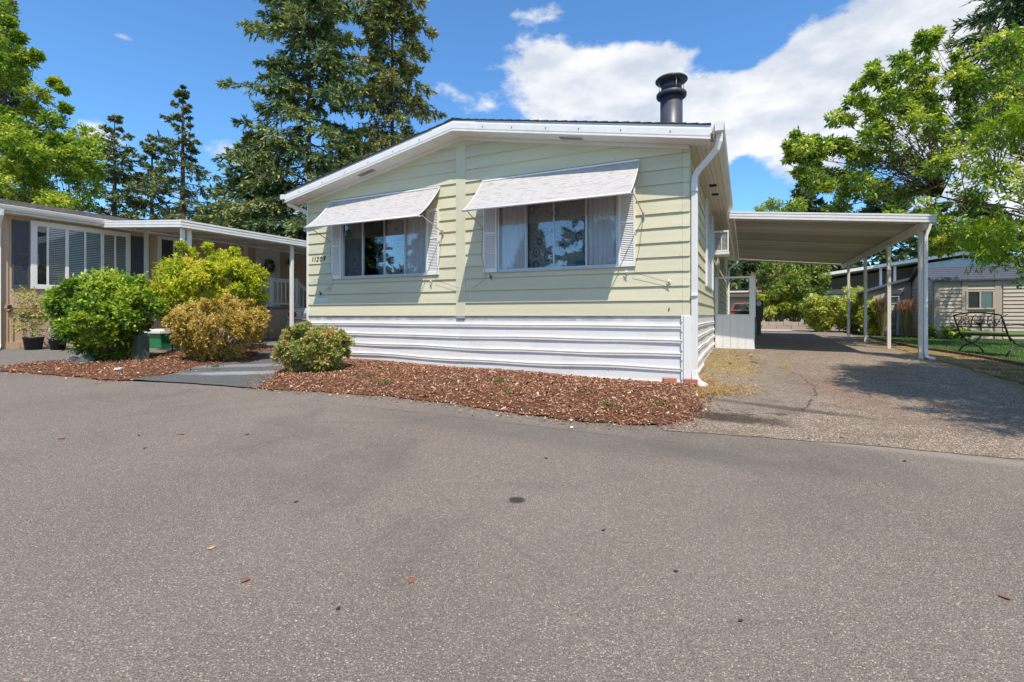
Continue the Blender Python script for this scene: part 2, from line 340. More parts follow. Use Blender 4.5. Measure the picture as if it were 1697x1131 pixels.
def glass(name, tint=(1, 1, 1), k=1.6, base=.05):
    m = bpy.data.materials.new(name); m.use_nodes = True; N = m.node_tree.nodes; L = m.node_tree.links; N.remove(N['Principled BSDF'])
    t = N.new('ShaderNodeBsdfTransparent'); t.inputs[0].default_value = (*tint, 1)
    gl = N.new('ShaderNodeBsdfGlossy'); gl.inputs['Roughness'].default_value = .015; gl.inputs[0].default_value = (.95, .97, 1, 1)
    nz = N.new('ShaderNodeTexNoise'); nz.inputs['Scale'].default_value = 1.3; b = N.new('ShaderNodeBump'); b.inputs['Strength'].default_value = .03; b.inputs['Distance'].default_value = .05
    tc = N.new('ShaderNodeTexCoord'); L.new(tc.outputs['Object'], nz.inputs['Vector']); L.new(nz.outputs[0], b.inputs['Height']); L.new(b.outputs[0], gl.inputs['Normal'])
    f = N.new('ShaderNodeFresnel'); f.inputs[0].default_value = 1.52
    ma = N.new('ShaderNodeMath'); ma.operation = 'MULTIPLY_ADD'; ma.use_clamp = True; ma.inputs[1].default_value = k; ma.inputs[2].default_value = base
    L.new(f.outputs[0], ma.inputs[0]); mx = N.new('ShaderNodeMixShader'); L.new(ma.outputs[0], mx.inputs[0]); L.new(t.outputs[0], mx.inputs[1]); L.new(gl.outputs[0], mx.inputs[2])
    L.new(mx.outputs[0], N['Material Output'].inputs[0]); return m
M_GLASS = glass('window_glass', (.93, .94, .95), .9, .015)
M_GLASSC = glass('centre_glass', (.88, .9, .9), 1.2, .06)
M_CURT = mat('sheer_curtain', (.80, .78, .78), rough=.9, var=.08, scale=3, stretch=(9, 9, .4))
def _lace():
    t = NT('lace_curtain', .9)
    tc = t.N.new('ShaderNodeTexCoord'); mp = t.N.new('ShaderNodeMapping'); mp.inputs['Scale'].default_value = (1, 1, .8); t.L.new(tc.outputs['Object'], mp.inputs[0])
    v = t.voro(5.5, 'Distance', vec=mp.outputs[0]); ring = t.math('MULTIPLY', t.rng(v, .22, .27), t.rng(v, .32, .37, 1, 0)); dot = t.rng(v, .10, .14, 1, 0)
    c = t.mix(t.math('ADD', ring, dot, True), (.60, .60, .62), (.24, .24, .27))
    c = t.mix(t.rng(t.noise(40, 3, vec=mp.outputs[0]), .4, .6, 0, .35), c, (.09, .09, .10)); return t.done(c)
M_LACE = _lace()

# ------------------------------------------------------------------ mesh helpers
ORG = {}
class MB:
    def __init__(s): s.v = []; s.f = []; s.sm = []
    def add(s, vs, fs, smooth=False):
        o = len(s.v); s.v += [tuple(v) for v in vs]
        for f in fs: s.f.append(tuple(i + o for i in f)); s.sm.append(smooth)
        return s
    def box(s, x0, y0, z0, x1, y1, z1):
        x0, x1 = min(x0, x1), max(x0, x1); y0, y1 = min(y0, y1), max(y0, y1); z0, z1 = min(z0, z1), max(z0, z1)
        return s.add([(x0, y0, z0), (x1, y0, z0), (x1, y1, z0), (x0, y1, z0), (x0, y0, z1), (x1, y0, z1), (x1, y1, z1), (x0, y1, z1)],
                     [(0, 3, 2, 1), (4, 5, 6, 7), (0, 1, 5, 4), (1, 2, 6, 5), (2, 3, 7, 6), (3, 0, 4, 7)])
    def prism(s, poly, d, smooth=False):
        """poly: list of 3-D points (planar), d: extrusion vector"""
        n = len(poly); d = Vector(d); a = [Vector(p) for p in poly]; b = [p + d for p in a]
        return s.add(a + b, [tuple(range(n)), tuple(range(2 * n - 1, n - 1, -1))] + [(i, i + n, (i + 1) % n + n, (i + 1) % n) for i in range(n)], smooth)
    def bar(s, p, q, w, h, up=(0, 0, 1)):
        p, q = Vector(p), Vector(q); d = (q - p).normalized(); u = Vector(up)
        if abs(d.dot(u)) > .99: u = Vector((0, 1, 0))
        a = d.cross(u).normalized() * w / 2; b = a.cross(d).normalized() * h / 2
        vs = [p - a - b, p + a - b, p + a + b, p - a + b, q - a - b, q + a - b, q + a + b, q - a + b]
        return s.add(vs, [(0, 1, 2, 3), (7, 6, 5, 4), (0, 4, 5, 1), (1, 5, 6, 2), (2, 6, 7, 3), (3, 7, 4, 0)])
    def tube(s, pts, r, n=8, cap=True, sq=None):
        """round tube, r number or list; sq=(w,h) gives a rectangular section"""
        pts = [Vector(p) for p in pts]; k = len(pts); rs = r if isinstance(r, (list, tuple)) else [r] * k; rings = []
        prev = None
        for i, p in enumerate(pts):
            d = (pts[min(i + 1, k - 1)] - pts[max(i - 1, 0)]).normalized()
            u = prev if prev is not None else (Vector((0, 0, 1)) if abs(d.z) < .9 else Vector((0, 1, 0)))
            a = d.cross(u); a = (a if a.length > 1e-6 else d.cross(Vector((1, 0, 0)))).normalized(); b = a.cross(d).normalized(); prev = b
            if sq: rings.append([p + a * sx * sq[0] / 2 + b * sy * sq[1] / 2 for sx, sy in ((-1, -1), (1, -1), (1, 1), (-1, 1))])
            else: rings.append([p + (a * math.cos(2 * math.pi * j / n) + b * math.sin(2 * math.pi * j / n)) * rs[i] for j in range(n)])
        if sq: n = 4
        o = len(s.v); s.v += [tuple(v) for rg in rings for v in rg]
        for i in range(k - 1):
            for j in range(n): s.f.append((o + i * n + j, o + i * n + (j + 1) % n, o + (i + 1) * n + (j + 1) % n, o + (i + 1) * n + j)); s.sm.append(not sq)
        if cap:
            s.f.append(tuple(o + j for j in range(n - 1, -1, -1))); s.sm.append(False)
            s.f.append(tuple(o + (k - 1) * n + j for j in range(n))); s.sm.append(False)
        return s
    def lathe(s, c, prof, n=20, smooth=True):
        """prof: list of (radius, z)"""
        o = len(s.v); c = Vector(c); k = len(prof)
        for r, z in prof:
            for j in range(n): a = 2 * math.pi * j / n; s.v.append((c.x + r * math.cos(a), c.y + r * math.sin(a), c.z + z))
        for i in range(k - 1):
            for j in range(n): s.f.append((o + i * n + j, o + i * n + (j + 1) % n, o + (i + 1) * n + (j + 1) % n, o + (i + 1) * n + j)); s.sm.append(smooth)
        s.f.append(tuple(o + j for j in range(n - 1, -1, -1))); s.sm.append(False); s.f.append(tuple(o + (k - 1) * n + j for j in range(n))); s.sm.append(False)
        return s
    def build(s, name, material, parent=None, bevel=0, kind=None, org=None):
        if org is None: org = ORG.get(parent.name, (0, 0, 0)) if parent else (0, 0, 0)
        me = bpy.data.meshes.new(name); ox, oy, oz = org
        me.from_pydata([(x - ox, y - oy, z - oz) for x, y, z in s.v], [], s.f); me.polygons.foreach_set('use_smooth', s.sm)
        bm = bmesh.new(); bm.from_mesh(me); bmesh.ops.recalc_face_normals(bm, faces=bm.faces); bm.to_mesh(me); bm.free()
        me.materials.append(material); o = bpy.data.objects.new(name, me); COL.objects.link(o)
        if parent: o.parent = parent; ORG[o.name] = org
        if kind: o['kind'] = kind
        if bevel:
            b = o.modifiers.new('edge', 'BEVEL'); b.width = bevel; b.segments = 2; b.limit_method = 'ANGLE'; b.angle_limit = R(40)
        return o
def tag(o, label, cat, group=None, kind=None):
    o['label'] = label; o['category'] = cat
    if group: o['group'] = group
    if kind: o['kind'] = kind
    return o
def thingH(name, label, cat, x, y, z=None, group=None):
    """Empty at the base of a thing whose parts are given in the H frame"""
    if z is None: z = gh(x, y)
    o = bpy.data.objects.new(name, None); COL.objects.link(o); o.empty_display_size = .2
    X, Y = h2w(x, y); o.location = (X, Y, z); o.rotation_euler = (0, 0, HROT); ORG[o.name] = (x, y, z)
    return tag(o, label, cat, group)
def thingW(name, label, cat, loc, rz=0, group=None):
    """Empty whose parts are given in its own local coordinates"""
    o = bpy.data.objects.new(name, None); COL.objects.link(o); o.empty_display_size = .2
    o.location = loc; o.rotation_euler = (0, 0, rz); ORG[o.name] = (0, 0, 0)
    return tag(o, label, cat, group)
def singleH(mb, name, material, label, cat, x, y, z=None, group=None, kind=None, bevel=0):
    if z is None: z = gh(x, y)
    o = mb.build(name, material, None, bevel, org=(x, y, z)); X, Y = h2w(x, y); o.location = (X, Y, z); o.rotation_euler = (0, 0, HROT)
    return tag(o, label, cat, group, kind)
def share(name, mesh, parent, loc, rot=(0, 0, 0), scale=(1, 1, 1)):
    o = bpy.data.objects.new(name, mesh); COL.objects.link(o); o.parent = parent; o.location = loc; o.rotation_euler = rot; o.scale = scale
    ORG[o.name] = (0, 0, 0); return o
def copy_thing(root, loc, rz, label, group=None):
    r = root.copy(); COL.objects.link(r); r.location = loc; r.rotation_euler = (0, 0, rz); r['label'] = label
    if group: r['group'] = group
    for ch in list(root.children):
        c = ch.copy(); COL.objects.link(c); c.parent = r
        for s in list(ch.children): d = s.copy(); COL.objects.link(d); d.parent = c
    return r
def np_mesh(name, V, quads, rnd, material, parent=None, loc=(0, 0, 0), kind=None, smooth=False):
    me = bpy.data.meshes.new(name); nv, nq = len(V), len(quads)
    me.vertices.add(nv); me.vertices.foreach_set('co', V.astype(np.float32).ravel())
    k = quads.shape[1]; me.loops.add(nq * k); me.loops.foreach_set('vertex_index', quads.astype(np.int32).ravel())
    me.polygons.add(nq); me.polygons.foreach_set('loop_start', np.arange(0, nq * k, k, dtype=np.int32))
    try: me.polygons.foreach_set('loop_total', np.full(nq, k, dtype=np.int32))
    except Exception: pass
    if rnd is not None:
        a = me.attributes.new('rnd', 'FLOAT', 'POINT'); a.data.foreach_set('value', rnd.astype(np.float32))
    me.update(calc_edges=True); me.materials.append(material)
    o = bpy.data.objects.new(name, me); COL.objects.link(o); o.location = loc
    if parent: o.parent = parent; ORG[o.name] = (0, 0, 0)
    if kind: o['kind'] = kind
    return o

# ------------------------------------------------------------------ ground sheets
def sheet(name, poly, off, material, step=.6, fn=None, jit=0, xs=None, ys=None, label=None, kind='structure'):
    """poly in H coordinates; laid over the terrain g with a height offset"""
    rr = random.Random(hash(name) % 1000 if False else len(name) * 7 + len(poly))
    if jit:
        p2 = []
        for i, a in enumerate(poly):
            b = poly[(i + 1) % len(poly)]; L = math.dist(a, b); n = max(1, int(L / .12)) if L < 30 else 1
            for k in range(n):
                t = k / n; j = jit if n > 1 else 0
                p2.append((a[0] + (b[0] - a[0]) * t + rr.uniform(-j, j), a[1] + (b[1] - a[1]) * t + rr.uniform(-j, j)))
        poly = p2
    bm = bmesh.new(); bm.faces.new([bm.verts.new((x, y, 0)) for x, y in poly])
    x0, x1 = min(p[0] for p in poly), max(p[0] for p in poly); y0, y1 = min(p[1] for p in poly), max(p[1] for p in poly)
    xs = xs or list(np.arange(x0 + step, x1, step)); ys = ys or list(np.arange(y0 + step, y1, step))
    for v in xs: bmesh.ops.bisect_plane(bm, geom=bm.verts[:] + bm.edges[:] + bm.faces[:], plane_co=(v, 0, 0), plane_no=(1, 0, 0), dist=1e-5)
    for v in ys: bmesh.ops.bisect_plane(bm, geom=bm.verts[:] + bm.edges[:] + bm.faces[:], plane_co=(0, v, 0), plane_no=(0, 1, 0), dist=1e-5)
    for v in bm.verts:
        v.co.z = gh(v.co.x, v.co.y) + off + (fn(v.co.x, v.co.y) if fn else 0)
    bmesh.ops.triangulate(bm, faces=bm.faces[:])
    for f in bm.faces:
        f.normal_update()
        if f.normal.z < 0: f.normal_flip()
    me = bpy.data.meshes.new(name); bm.to_mesh(me); bm.free(); me.materials.append(material)
    for p in me.polygons: p.use_smooth = True
    o = bpy.data.objects.new(name, me); COL.objects.link(o); X, Y = h2w(0, 0); o.location = (X, Y, 0); o.rotation_euler = (0, 0, HROT)
    o['kind'] = kind
    if label: o['label'] = label
    return o
far = [-300, -200, -120, -80, -60, -50, -45, -40, -35, -30] + list(np.arange(-26, 26, .7)) + [30, 35, 40, 45, 50, 60, 80, 120, 200, 300]
fay = [-200, -100, -60, -40, -30, -24, -20, -16] + list(np.arange(-14, 26, .7)) + [30, 40, 50, 60, 80, 120, 200, 400]
sheet('ground', [(-400, -300), (400, -300), (400, 600), (-400, 600)], -.03, M_GROUND, xs=far, ys=fay)
EDGE = [(-60, -6.5), (-30, -4.6), (-14, -3.75), (-9.7, -3.58), (-8.47, -3.33), (-7.18, -3.14), (-6.04, -2.8), (-5.05, -2.63), (-4.32, -2.42), (-3.31, -2.24), (-2.27, -2.21), (-1.51, -2.32), (-.85, -2.35), (-.28, -2.25), (.08, -2.1), (1.19, -1.92), (2.65, -1.77), (4.4, -1.7), (9, -1.6), (25, -1.2), (60, -.5)]
sheet('road', [(-60, -16), (60, -16)] + EDGE[::-1], 0, M_ROAD, .8)
sheet('driveway', [(.0, -2.35), (1.2, -2.15), (2.6, -2.0), (4.6, -1.95), (4.45, 0), (4.25, 3), (4.1, 7), (4.15, 13), (4.3, 16.5), (1.1, 16.2), (.9, 13), (.9, 6), (-.3, 6), (-.3, -1.6)], .005, M_DRIVE, .6, jit=.02)
sheet('back_lane', [(-4, 16.4), (4.6, 16.7), (7, 17.4), (8, 19.0), (-4, 19.0)], .012, M_CONC, .8)
sheet('neighbour_driveway', [(-13.6, -3.7), (-9.7, -3.5), (-8.9, -3.0), (-8.9, -1.0), (-7.8, 1.2), (-7.2, 1.0), (-7.2, 16), (-13.6, 16)], .005, M_NDRIVE, .7, jit=.02)
sheet('left_apron', [(-40, -5.1), (-14, -3.7), (-13.5, -3.65), (-13.5, -2.4), (-40, -2.4)], .009, M_NDRIVE, 1.0)
sheet('path_slab', [(-7.2, -3.1), (-6.04, -2.84), (-5.05, -2.66), (-5.45, -2.1), (-6.4, -1.1), (-7.15, -.3), (-8.3, .5), (-8.7, .2), (-7.5, -1.0), (-7.55, -1.9), (-7.1, -2.6)], .018, M_WALK, .4, jit=.015)
verge_poly = [(4.4, -1.9), (9, -1.7), (9, -1), (6.5, 1.2), (5.5, 3.2), (5.0, 4.4), (4.75, 5.9), (4.35, 7.6), (4.25, 12.8), (3.95, 12.8), (3.9, 7), (4.05, 3), (4.25, 0)]
sheet('verge', verge_poly, .013, M_VERGE, .5, jit=.06)
lawn_poly = [(9, -.95), (16, -.5), (16, 12.9), (5.6, 12.9), (4.4, 12.9), (4.35, 7.6), (4.75, 5.9), (5.0, 4.4), (5.5, 3.2), (6.5, 1.2)]
sheet('lawn', lawn_poly, .018, M_LAWN, .5)

def pip(x, y, poly):
    c = False; n = len(poly)
    for i in range(n):
        (x1, y1), (x2, y2) = poly[i], poly[i - 1]
        if (y1 > y) != (y2 > y) and x < (x2 - x1) * (y - y1) / (y2 - y1) + x1: c = not c
    return c
def pdist(x, y, poly):
    P = Vector((x, y)); best = 9
    for i in range(len(poly)):
        a, b = Vector(poly[i]), Vector(poly[i - 1]); d = b - a; t = max(0, min(1, (P - a).dot(d) / max(d.length_squared, 1e-9))); best = min(best, (P - a - d * t).length)
    return best
bed_poly = [(-7.15, -.25), (-6.4, -1.1), (-5.45, -2.15), (-5.05, -2.66), (-4.32, -2.46), (-3.31, -2.3), (-2.27, -2.27), (-1.51, -2.38), (-.85, -2.41), (-.28, -2.31), (.12, -2.05), (.25, -1.4), (.2, -.5), (.2, .02), (-7.15, .02)]
bed2_poly = [(-9.7, -3.62), (-8.47, -3.38), (-7.18, -3.2), (-7.1, -2.65), (-7.55, -1.9), (-7.5, -1.0), (-8.7, .2), (-8.3, .5), (-7.9, .9), (-8.6, 1.0), (-9.8, -.9), (-9.6, -2.2), (-10.3, -3.2)]
def mound(poly, hgt):
    def f(x, y):
        d = min(pdist(x, y, poly), .5) / .5
        return hgt * d * (2 - d) * (.75 + .25 * math.sin(x * 2.3 + 1) * math.cos(y * 3.1))
    return f
M1, M2 = mound(bed_poly, .07), mound(bed2_poly, .06)
sheet('bark_bed', bed_poly, .012, M_SOIL, .2, M1, jit=.035)
sheet('left_bark_bed', bed2_poly, .014, M_SOIL, .25, M2, jit=.035)
M_CHIP = attr_mat('bark_chips', [(0, (0.049, 0.023, 0.014)), (.25, (0.183, 0.073, 0.038)), (.48, (0.337, 0.146, 0.079)), (.66, (0.464, 0.256, 0.158)), (.82, (0.703, 0.498, 0.323)), (1, (0.800, 0.800, 0.588))], .9)
def chips(name, poly, n, off, fn, seed, label, spill=.15, size=(.009, .029), material=None, jump=.022, parts=None):
    rg = np.random.default_rng(seed); x0, x1 = min(p[0] for p in poly), max(p[0] for p in poly); y0, y1 = min(p[1] for p in poly), max(p[1] for p in poly)
    P = []
    while len(P) < n:
        x, y = rg.uniform(x0 - .1, x1 + .1), rg.uniform(y0 - .1, y1 + .1)
        if pip(x, y, poly): P.append((x, y, gh(x, y) + off + fn(x, y)))
        elif spill and rg.random() < .7 and pdist(x, y, poly) < abs(rg.normal(0, spill)) and not (y > .0): P.append((x, y, gh(x, y) + off))
    P = np.array(P); n = len(P)
    th = rg.uniform(0, 2 * np.pi, n); ln = rg.uniform(*size, n) * (1 + (rg.random(n) > .96) * 1.2); wd = ln * rg.uniform(.18, .55, n); tl = rg.normal(0, .35, n); rl = rg.normal(0, .6, n)
    d = np.stack([np.cos(th) * np.cos(tl), np.sin(th) * np.cos(tl), np.sin(tl)], 1)
    s = np.stack([-np.sin(th) * np.cos(rl), np.cos(th) * np.cos(rl), np.sin(rl)], 1)
    nrm = np.cross(d, s); c = P + np.array([0, 0, 1]) * (rg.uniform(.002, jump, n))[:, None]
    D, S, T = d * ln[:, None] / 2, s * wd[:, None] / 2, nrm * (wd * .25)[:, None]
    V = np.stack([c - D - S, c - D * .9 + S, c + D + S * .8, c + D * .8 - S, c + T + D * .1, ], 1).reshape(-1, 3)
    b = np.arange(n)[:, None] * 5
    tris = np.concatenate([b + np.array([[0, 1, 4]]), b + np.array([[1, 2, 4]]), b + np.array([[2, 3, 4]]), b + np.array([[3, 0, 4]])])
    rnd = np.repeat(np.clip(rg.beta(2, 2.6, n), 0, 1), 5)
    o = np_mesh(name, V, tris, rnd, material or M_CHIP, kind='stuff'); X, Y = h2w(0, 0); o.location = (X, Y, 0); o.rotation_euler = (0, 0, HROT)
    o['label'] = label; o['category'] = 'bark mulch' if material is None else 'dry grass'
    return o
chips('bark_mulch', bed_poly, 50000, .014, M1, 1, 'red brown bark mulch spread in front of the green house')
chips('bark_mulch', bed2_poly, 14000, .016, M2, 2, 'red brown bark mulch round the three shrubs on the left')

chips('straw_litter', [(.02, -.6), (.75, -.5), (.95, 1.5), (.8, 4.6), (.02, 5.6)], 650, .008, lambda x, y: 0, 9, 'straw and dry needles scattered on the asphalt along the side wall', 0, (.012, .04), attr_mat('straw_litter', [(0, (.10, .06, .03)), (.5, (.32, .21, .10)), (1, (.6, .47, .30))], .9), .004)
M_BLADE = attr_mat('grass_blades', [(0, (.02, .05, .008)), (.5, (.055, .13, .02)), (.85, (.12, .22, .04)), (1, (.30, .30, .10))], .6, trans=.3)
M_STRAW = attr_mat('dry_grass_blades', [(0, (.22, .12, .045)), (.5, (.48, .32, .14)), (.85, (.68, .52, .28)), (1, (.45, .36, .12))], .8, trans=.2)
def blades(name, pts, hgt, wid, lean, seed, material, label, cat, H=True):
    rg = np.random.default_rng(seed); P = np.array(pts); n = len(P); th = rg.uniform(0, 2 * np.pi, n)
    h = hgt * rg.uniform(.5, 1.2, n); w = wid * rg.uniform(.6, 1.3, n); ln = lean * rg.uniform(.2, 1.4, n)
    a = np.stack([np.cos(th), np.sin(th), 0 * th], 1); s = np.stack([-np.sin(th), np.cos(th), 0 * th], 1) * w[:, None]; z = np.array([0, 0, 1.])
    b1 = P + a * (ln * .35 * h)[:, None] + z * (h * .6)[:, None]; tip = P + a * (ln * h)[:, None] + z * (h * np.clip(1 - ln * .35, .1, 1))[:, None]
    V = np.stack([P - s, P + s, b1 + s * .7, tip, b1 - s * .7], 1).reshape(-1, 3); k = np.arange(n)[:, None] * 5
    tr = np.concatenate([k + np.array([[0, 1, 2]]), k + np.array([[0, 2, 4]]), k + np.array([[4, 2, 3]])])
    o = np_mesh(name, V, tr, np.repeat(rg.random(n), 5), material, kind='stuff')
    if H: X, Y = h2w(0, 0); o.location = (X, Y, 0); o.rotation_euler = (0, 0, HROT)
    o['label'] = label; o['category'] = cat; return o
rg = np.random.default_rng(5)
pts = []
while len(pts) < 26000:
    x, y = rg.uniform(4.3, 12), rg.uniform(-.5, 12.9)
    if pip(x, y, lawn_poly): pts.append((x, y, gh(x, y) + .018))
blades('grass', pts, .05, .0035, .7, 3, M_BLADE, 'short green lawn grass under the bench and round the shed', 'grass')
pts = []
while len(pts) < 7000:
    x, y = rg.uniform(3.9, 9), rg.uniform(-1.8, 12.8)
    if pip(x, y, verge_poly) and math.sin(x * 3.1 + y) * math.sin(y * 1.7) + rg.normal(0, .5) > .1: pts.append((x, y, gh(x, y) + .013))
blades('dry_grass', pts, .025, .003, 1.2, 4, M_STRAW, 'flattened dry grass on the strip beside the carport posts', 'dry grass')
pts = []
for _ in range(2300):
    t = rg.random(); x = .08 + abs(rg.normal(0, .30)); y = -.38 + rg.normal(0, .22) + x * .55
    if x > .02 and y < 1.8: pts.append((x, y, gh(x, y) + .012))
for _ in range(700):
    x = .1 + abs(rg.normal(0, .09)); y = .15 + abs(rg.normal(0, .35)); pts.append((x, y, gh(x, y) + .01))
blades('straw_tuft', pts, .055, .0026, 4.2, 6, M_STRAW, 'straw coloured dead grass heaped under the front downspout', 'dead grass')
pts = []
for cx, cy in ((-1.9, -1.75), (-2.9, -1.5), (-.6, -1.9), (-1.1, -1.3), (-2.3, -1.1), (-.15, -1.6), (-3.6, -1.9), (-4.2, -1.6), (-6.9, -2.0)):
    for _ in range(60): x, y = cx + rg.normal(0, .06), cy + rg.normal(0, .05); pts.append((x, y, gh(x, y) + .07))
blades('weeds', pts, .055, .004, 1.1, 7, M_BLADE, 'small green weeds sprouting through the bark mulch', 'weeds')

# ------------------------------------------------------------------ foliage generators
def kites(P, D, S, l, w):
    l = l[:, None]; w = w[:, None]
    return np.stack([P, P + D * l * .45 + S * w, P + D * l, P + D * l * .45 - S * w], 1).reshape(-1, 3)
def unit(a): return a / np.maximum(np.linalg.norm(a, axis=1, keepdims=True), 1e-9)
def leaf_cloud(rg, C, Rr, ntw, nlf, ll, lw, up=.25, out=1.0, fold=.7, shell=.35, droop=.0):
    """leafy twigs spread through ellipsoid clumps. C centres (K,3), Rr radii (K,3)"""
    K = len(C); td = unit(rg.normal(0, 1, (K * ntw, 3)) + np.array([0, 0, up])); ci = np.repeat(np.arange(K), ntw)
    r1 = rg.uniform(.55, 1.08, K * ntw); T0 = C[ci]; TL = Rr[ci] * r1[:, None] * td
    t = shell + (1 - shell) * rg.random((K * ntw, nlf)) ** .8
    P = T0[:, None, :] + TL[:, None, :] * t[:, :, None]; P[..., 2] -= droop * t ** 2 * np.linalg.norm(TL, axis=1)[:, None]
    n = K * ntw * nlf; P = P.reshape(n, 3) + rg.normal(0, .25, (n, 3)) * ll
    D = unit(np.repeat(unit(TL), nlf, 0) * out + rg.normal(0, .75, (n, 3)) + np.array([0, 0, -.15 - droop]))
    Nn = unit(np.array([0, 0, 1.]) + rg.normal(0, fold, (n, 3))); S = unit(np.cross(D, Nn))
    l = ll * rg.uniform(.6, 1.25, n); w = lw * rg.uniform(.7, 1.2, n) / 2
    clr = np.clip(rg.normal(0, .16, n) + np.repeat(rg.random(K * ntw) * .5 + np.repeat(rg.random(K) * .35, ntw), nlf) + .1 + .1 * np.repeat(td[:, 2], nlf), 0, 1)
    return kites(P, D, S, l, w), np.repeat(clr, 4)
def limbs(mb, base, tips, r0, r1=.012, seed=0, split=.35, n=6, wob=.15):
    rd = random.Random(seed); base = Vector(base)
    for tp in tips:
        tp = Vector(tp); d = tp - base; L = d.length; mid1 = base + d * .33 + Vector((rd.uniform(-1, 1), rd.uniform(-1, 1), rd.uniform(.2, 1.2))) * wob * L * .5
        mid2 = base + d * .7 + Vector((rd.uniform(-1, 1), rd.uniform(-1, 1), rd.uniform(0, 1))) * wob * L * .4
        mb.tube([base, mid1, mid2, tp], [r0, r0 * .7, r0 * .45, r1], n, False)
def broadleaf(name, label, cat, base, clumps, leafmat, bark, ntw, nlf, ll, lw, seed, trunk_h=0, r0=.12, group=None, limb_r=.05, **kw):
    """base world; clumps [(centre world, (rx,ry,rz))]"""
    rg = np.random.default_rng(seed); b = Vector(base); root = thingW(name, label, cat, base, 0, group)
    C = np.array([tuple(Vector(c) - b) for c, r in clumps]); Rr = np.array([r for c, r in clumps], float)
    V, rnd = leaf_cloud(rg, C, Rr, ntw, nlf, ll, lw, **kw)
    np_mesh('crown' if trunk_h else 'foliage', V, np.arange(len(V)).reshape(-1, 4), rnd, leafmat, root)
    mb = MB(); top = Vector((0, 0, trunk_h))
    if trunk_h: mb.tube([(0, 0, -.1), (r0 * .2, 0, trunk_h * .5), top], [r0 * 1.25, r0, r0 * .8], 10)
    if trunk_h and len(C) > 14:
        idx = list(range(0, len(C), max(1, len(C) // 8)))[:9]; hubs = [top + (Vector(C[i]) - top) * .5 for i in idx]
        limbs(mb, top, [tuple(h) for h in hubs], limb_r * 1.3, limb_r * .6, seed, wob=.28)
        for c in C:
            h = min(hubs, key=lambda q: (q - Vector(c)).length); limbs(mb, h, [tuple(c)], limb_r * .36, .005, seed + int(c[0] * 97) % 50, n=5, wob=.3)
    else: limbs(mb, top, [tuple(c) for c in C], limb_r, .006, seed)
    # twigs inside each clump
    rd = random.Random(seed)
    for c, r in zip(C, Rr):
        for _ in range(5):
            d = Vector((rd.gauss(0, 1), rd.gauss(0, 1), rd.gauss(.3, 1))).normalized(); q = Vector(c)
            mb.tube([q, q + Vector((d.x * r[0], d.y * r[1], d.z * r[2])) * .8], [.007 if limb_r < .03 else .012, .003], 3, False)
    mb.build('trunk' if trunk_h else 'stems', bark, root); return root
def conifer(name, label, base, H, Rad, seed, mat_leaf, nb=150, ntw=14, ns=9, sl=.34, sw=.05, h0=.04, droop=.35, taper=.85, gap=.0, group=None, r0=.28, lean=0, up=.25, bark=None, cat='tree', tl=.42, bushy=.3):
    rg = np.random.default_rng(seed); root = thingW(name, label, cat, base, 0, group)
    t = np.sort(h0 + (1 - h0) * rg.random(nb) ** 1.05); t[-1] = .985
    if gap: t = t[(np.sin(t * 37 + seed) > -1 + gap) | (t > .9)]; nb = len(t)
    L = Rad * (1 - t) ** taper * rg.uniform(.42, 1.22, nb) + .12; az = np.arange(nb) * 2.39996 + rg.uniform(-.5, .5, nb)
    e = (-.12 + up * 2 * t) + rg.normal(0, .1, nb)
    def bp(i, s):   # branch curve
        Ls = L[i] * s; z = H * t[i] + Ls * np.sin(e[i]) - droop * L[i] * s ** 2 + droop * .45 * L[i] * s ** 4
        c = Ls * np.cos(e[i]); return np.stack([c * np.cos(az[i]) + lean * t[i], c * np.sin(az[i]), z], -1)
    I = np.repeat(np.arange(nb), ntw * 2); n = len(I); s = rg.uniform(.12, 1.0, n) ** .8; side = np.tile([1, -1], n // 2)
    P0 = bp(I, s); P1 = bp(I, np.minimum(s + .05, 1.05)); bd = unit(P1 - P0); pz = np.array([0, 0, 1.]); perp = unit(np.cross(bd, np.tile(pz, (n, 1)))) * side[:, None]
    td = unit(bd * .75 + perp * rg.uniform(.4, 1.1, n)[:, None] + rg.normal(0, bushy, (n, 3)) + np.array([0, 0, -.15]))
    TL = (tl * L[I] * (1.08 - s) + .22 * np.minimum(L[I], 1.5)) * rg.uniform(.5, 1.15, n)
    keep = TL > .04; J = np.repeat(np.arange(n)[keep], ns); m = len(J); r = rg.random(m)
    P = P0[J] + td[J] * (TL[J] * r)[:, None]; P[:, 2] -= .25 * TL[J] * r ** 2
    D = unit(td[J] + rg.normal(0, .42, (m, 3)) + np.array([0, 0, -.1])); Nn = unit(np.array([0, 0, 1.]) + rg.normal(0, .55, (m, 3))); S = unit(np.cross(D, Nn))
    l = sl * rg.uniform(.55, 1.25, m) * (.55 + .45 * np.minimum(L[I[J]] / Rad * 2, 1)); w = sw * rg.uniform(.6, 1.3, m)
    V = kites(P, D, S, l, w); tone = np.repeat(rg.random(nb), ntw * 2)[J]
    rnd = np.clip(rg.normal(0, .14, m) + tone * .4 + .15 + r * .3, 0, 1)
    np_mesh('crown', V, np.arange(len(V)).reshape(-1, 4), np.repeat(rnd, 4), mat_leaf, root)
    mb = MB(); mb.tube([(0, 0, -.3), (lean * .3, 0, H * .3), (lean * .65, 0, H * .65), (lean, 0, H)], [r0 * 1.2, r0 * .85, r0 * .5, .02], 9)
    for i in range(0, nb):
        mb.tube([tuple(bp(np.array([i]), np.array([q]))[0]) for q in (0, .33, .66, .95)], [.012 * L[i] + .01, .01 * L[i] + .008, .006 * L[i] + .006, .005], 3, False)
    mb.build('trunk', bark or M_BARK, root); return root

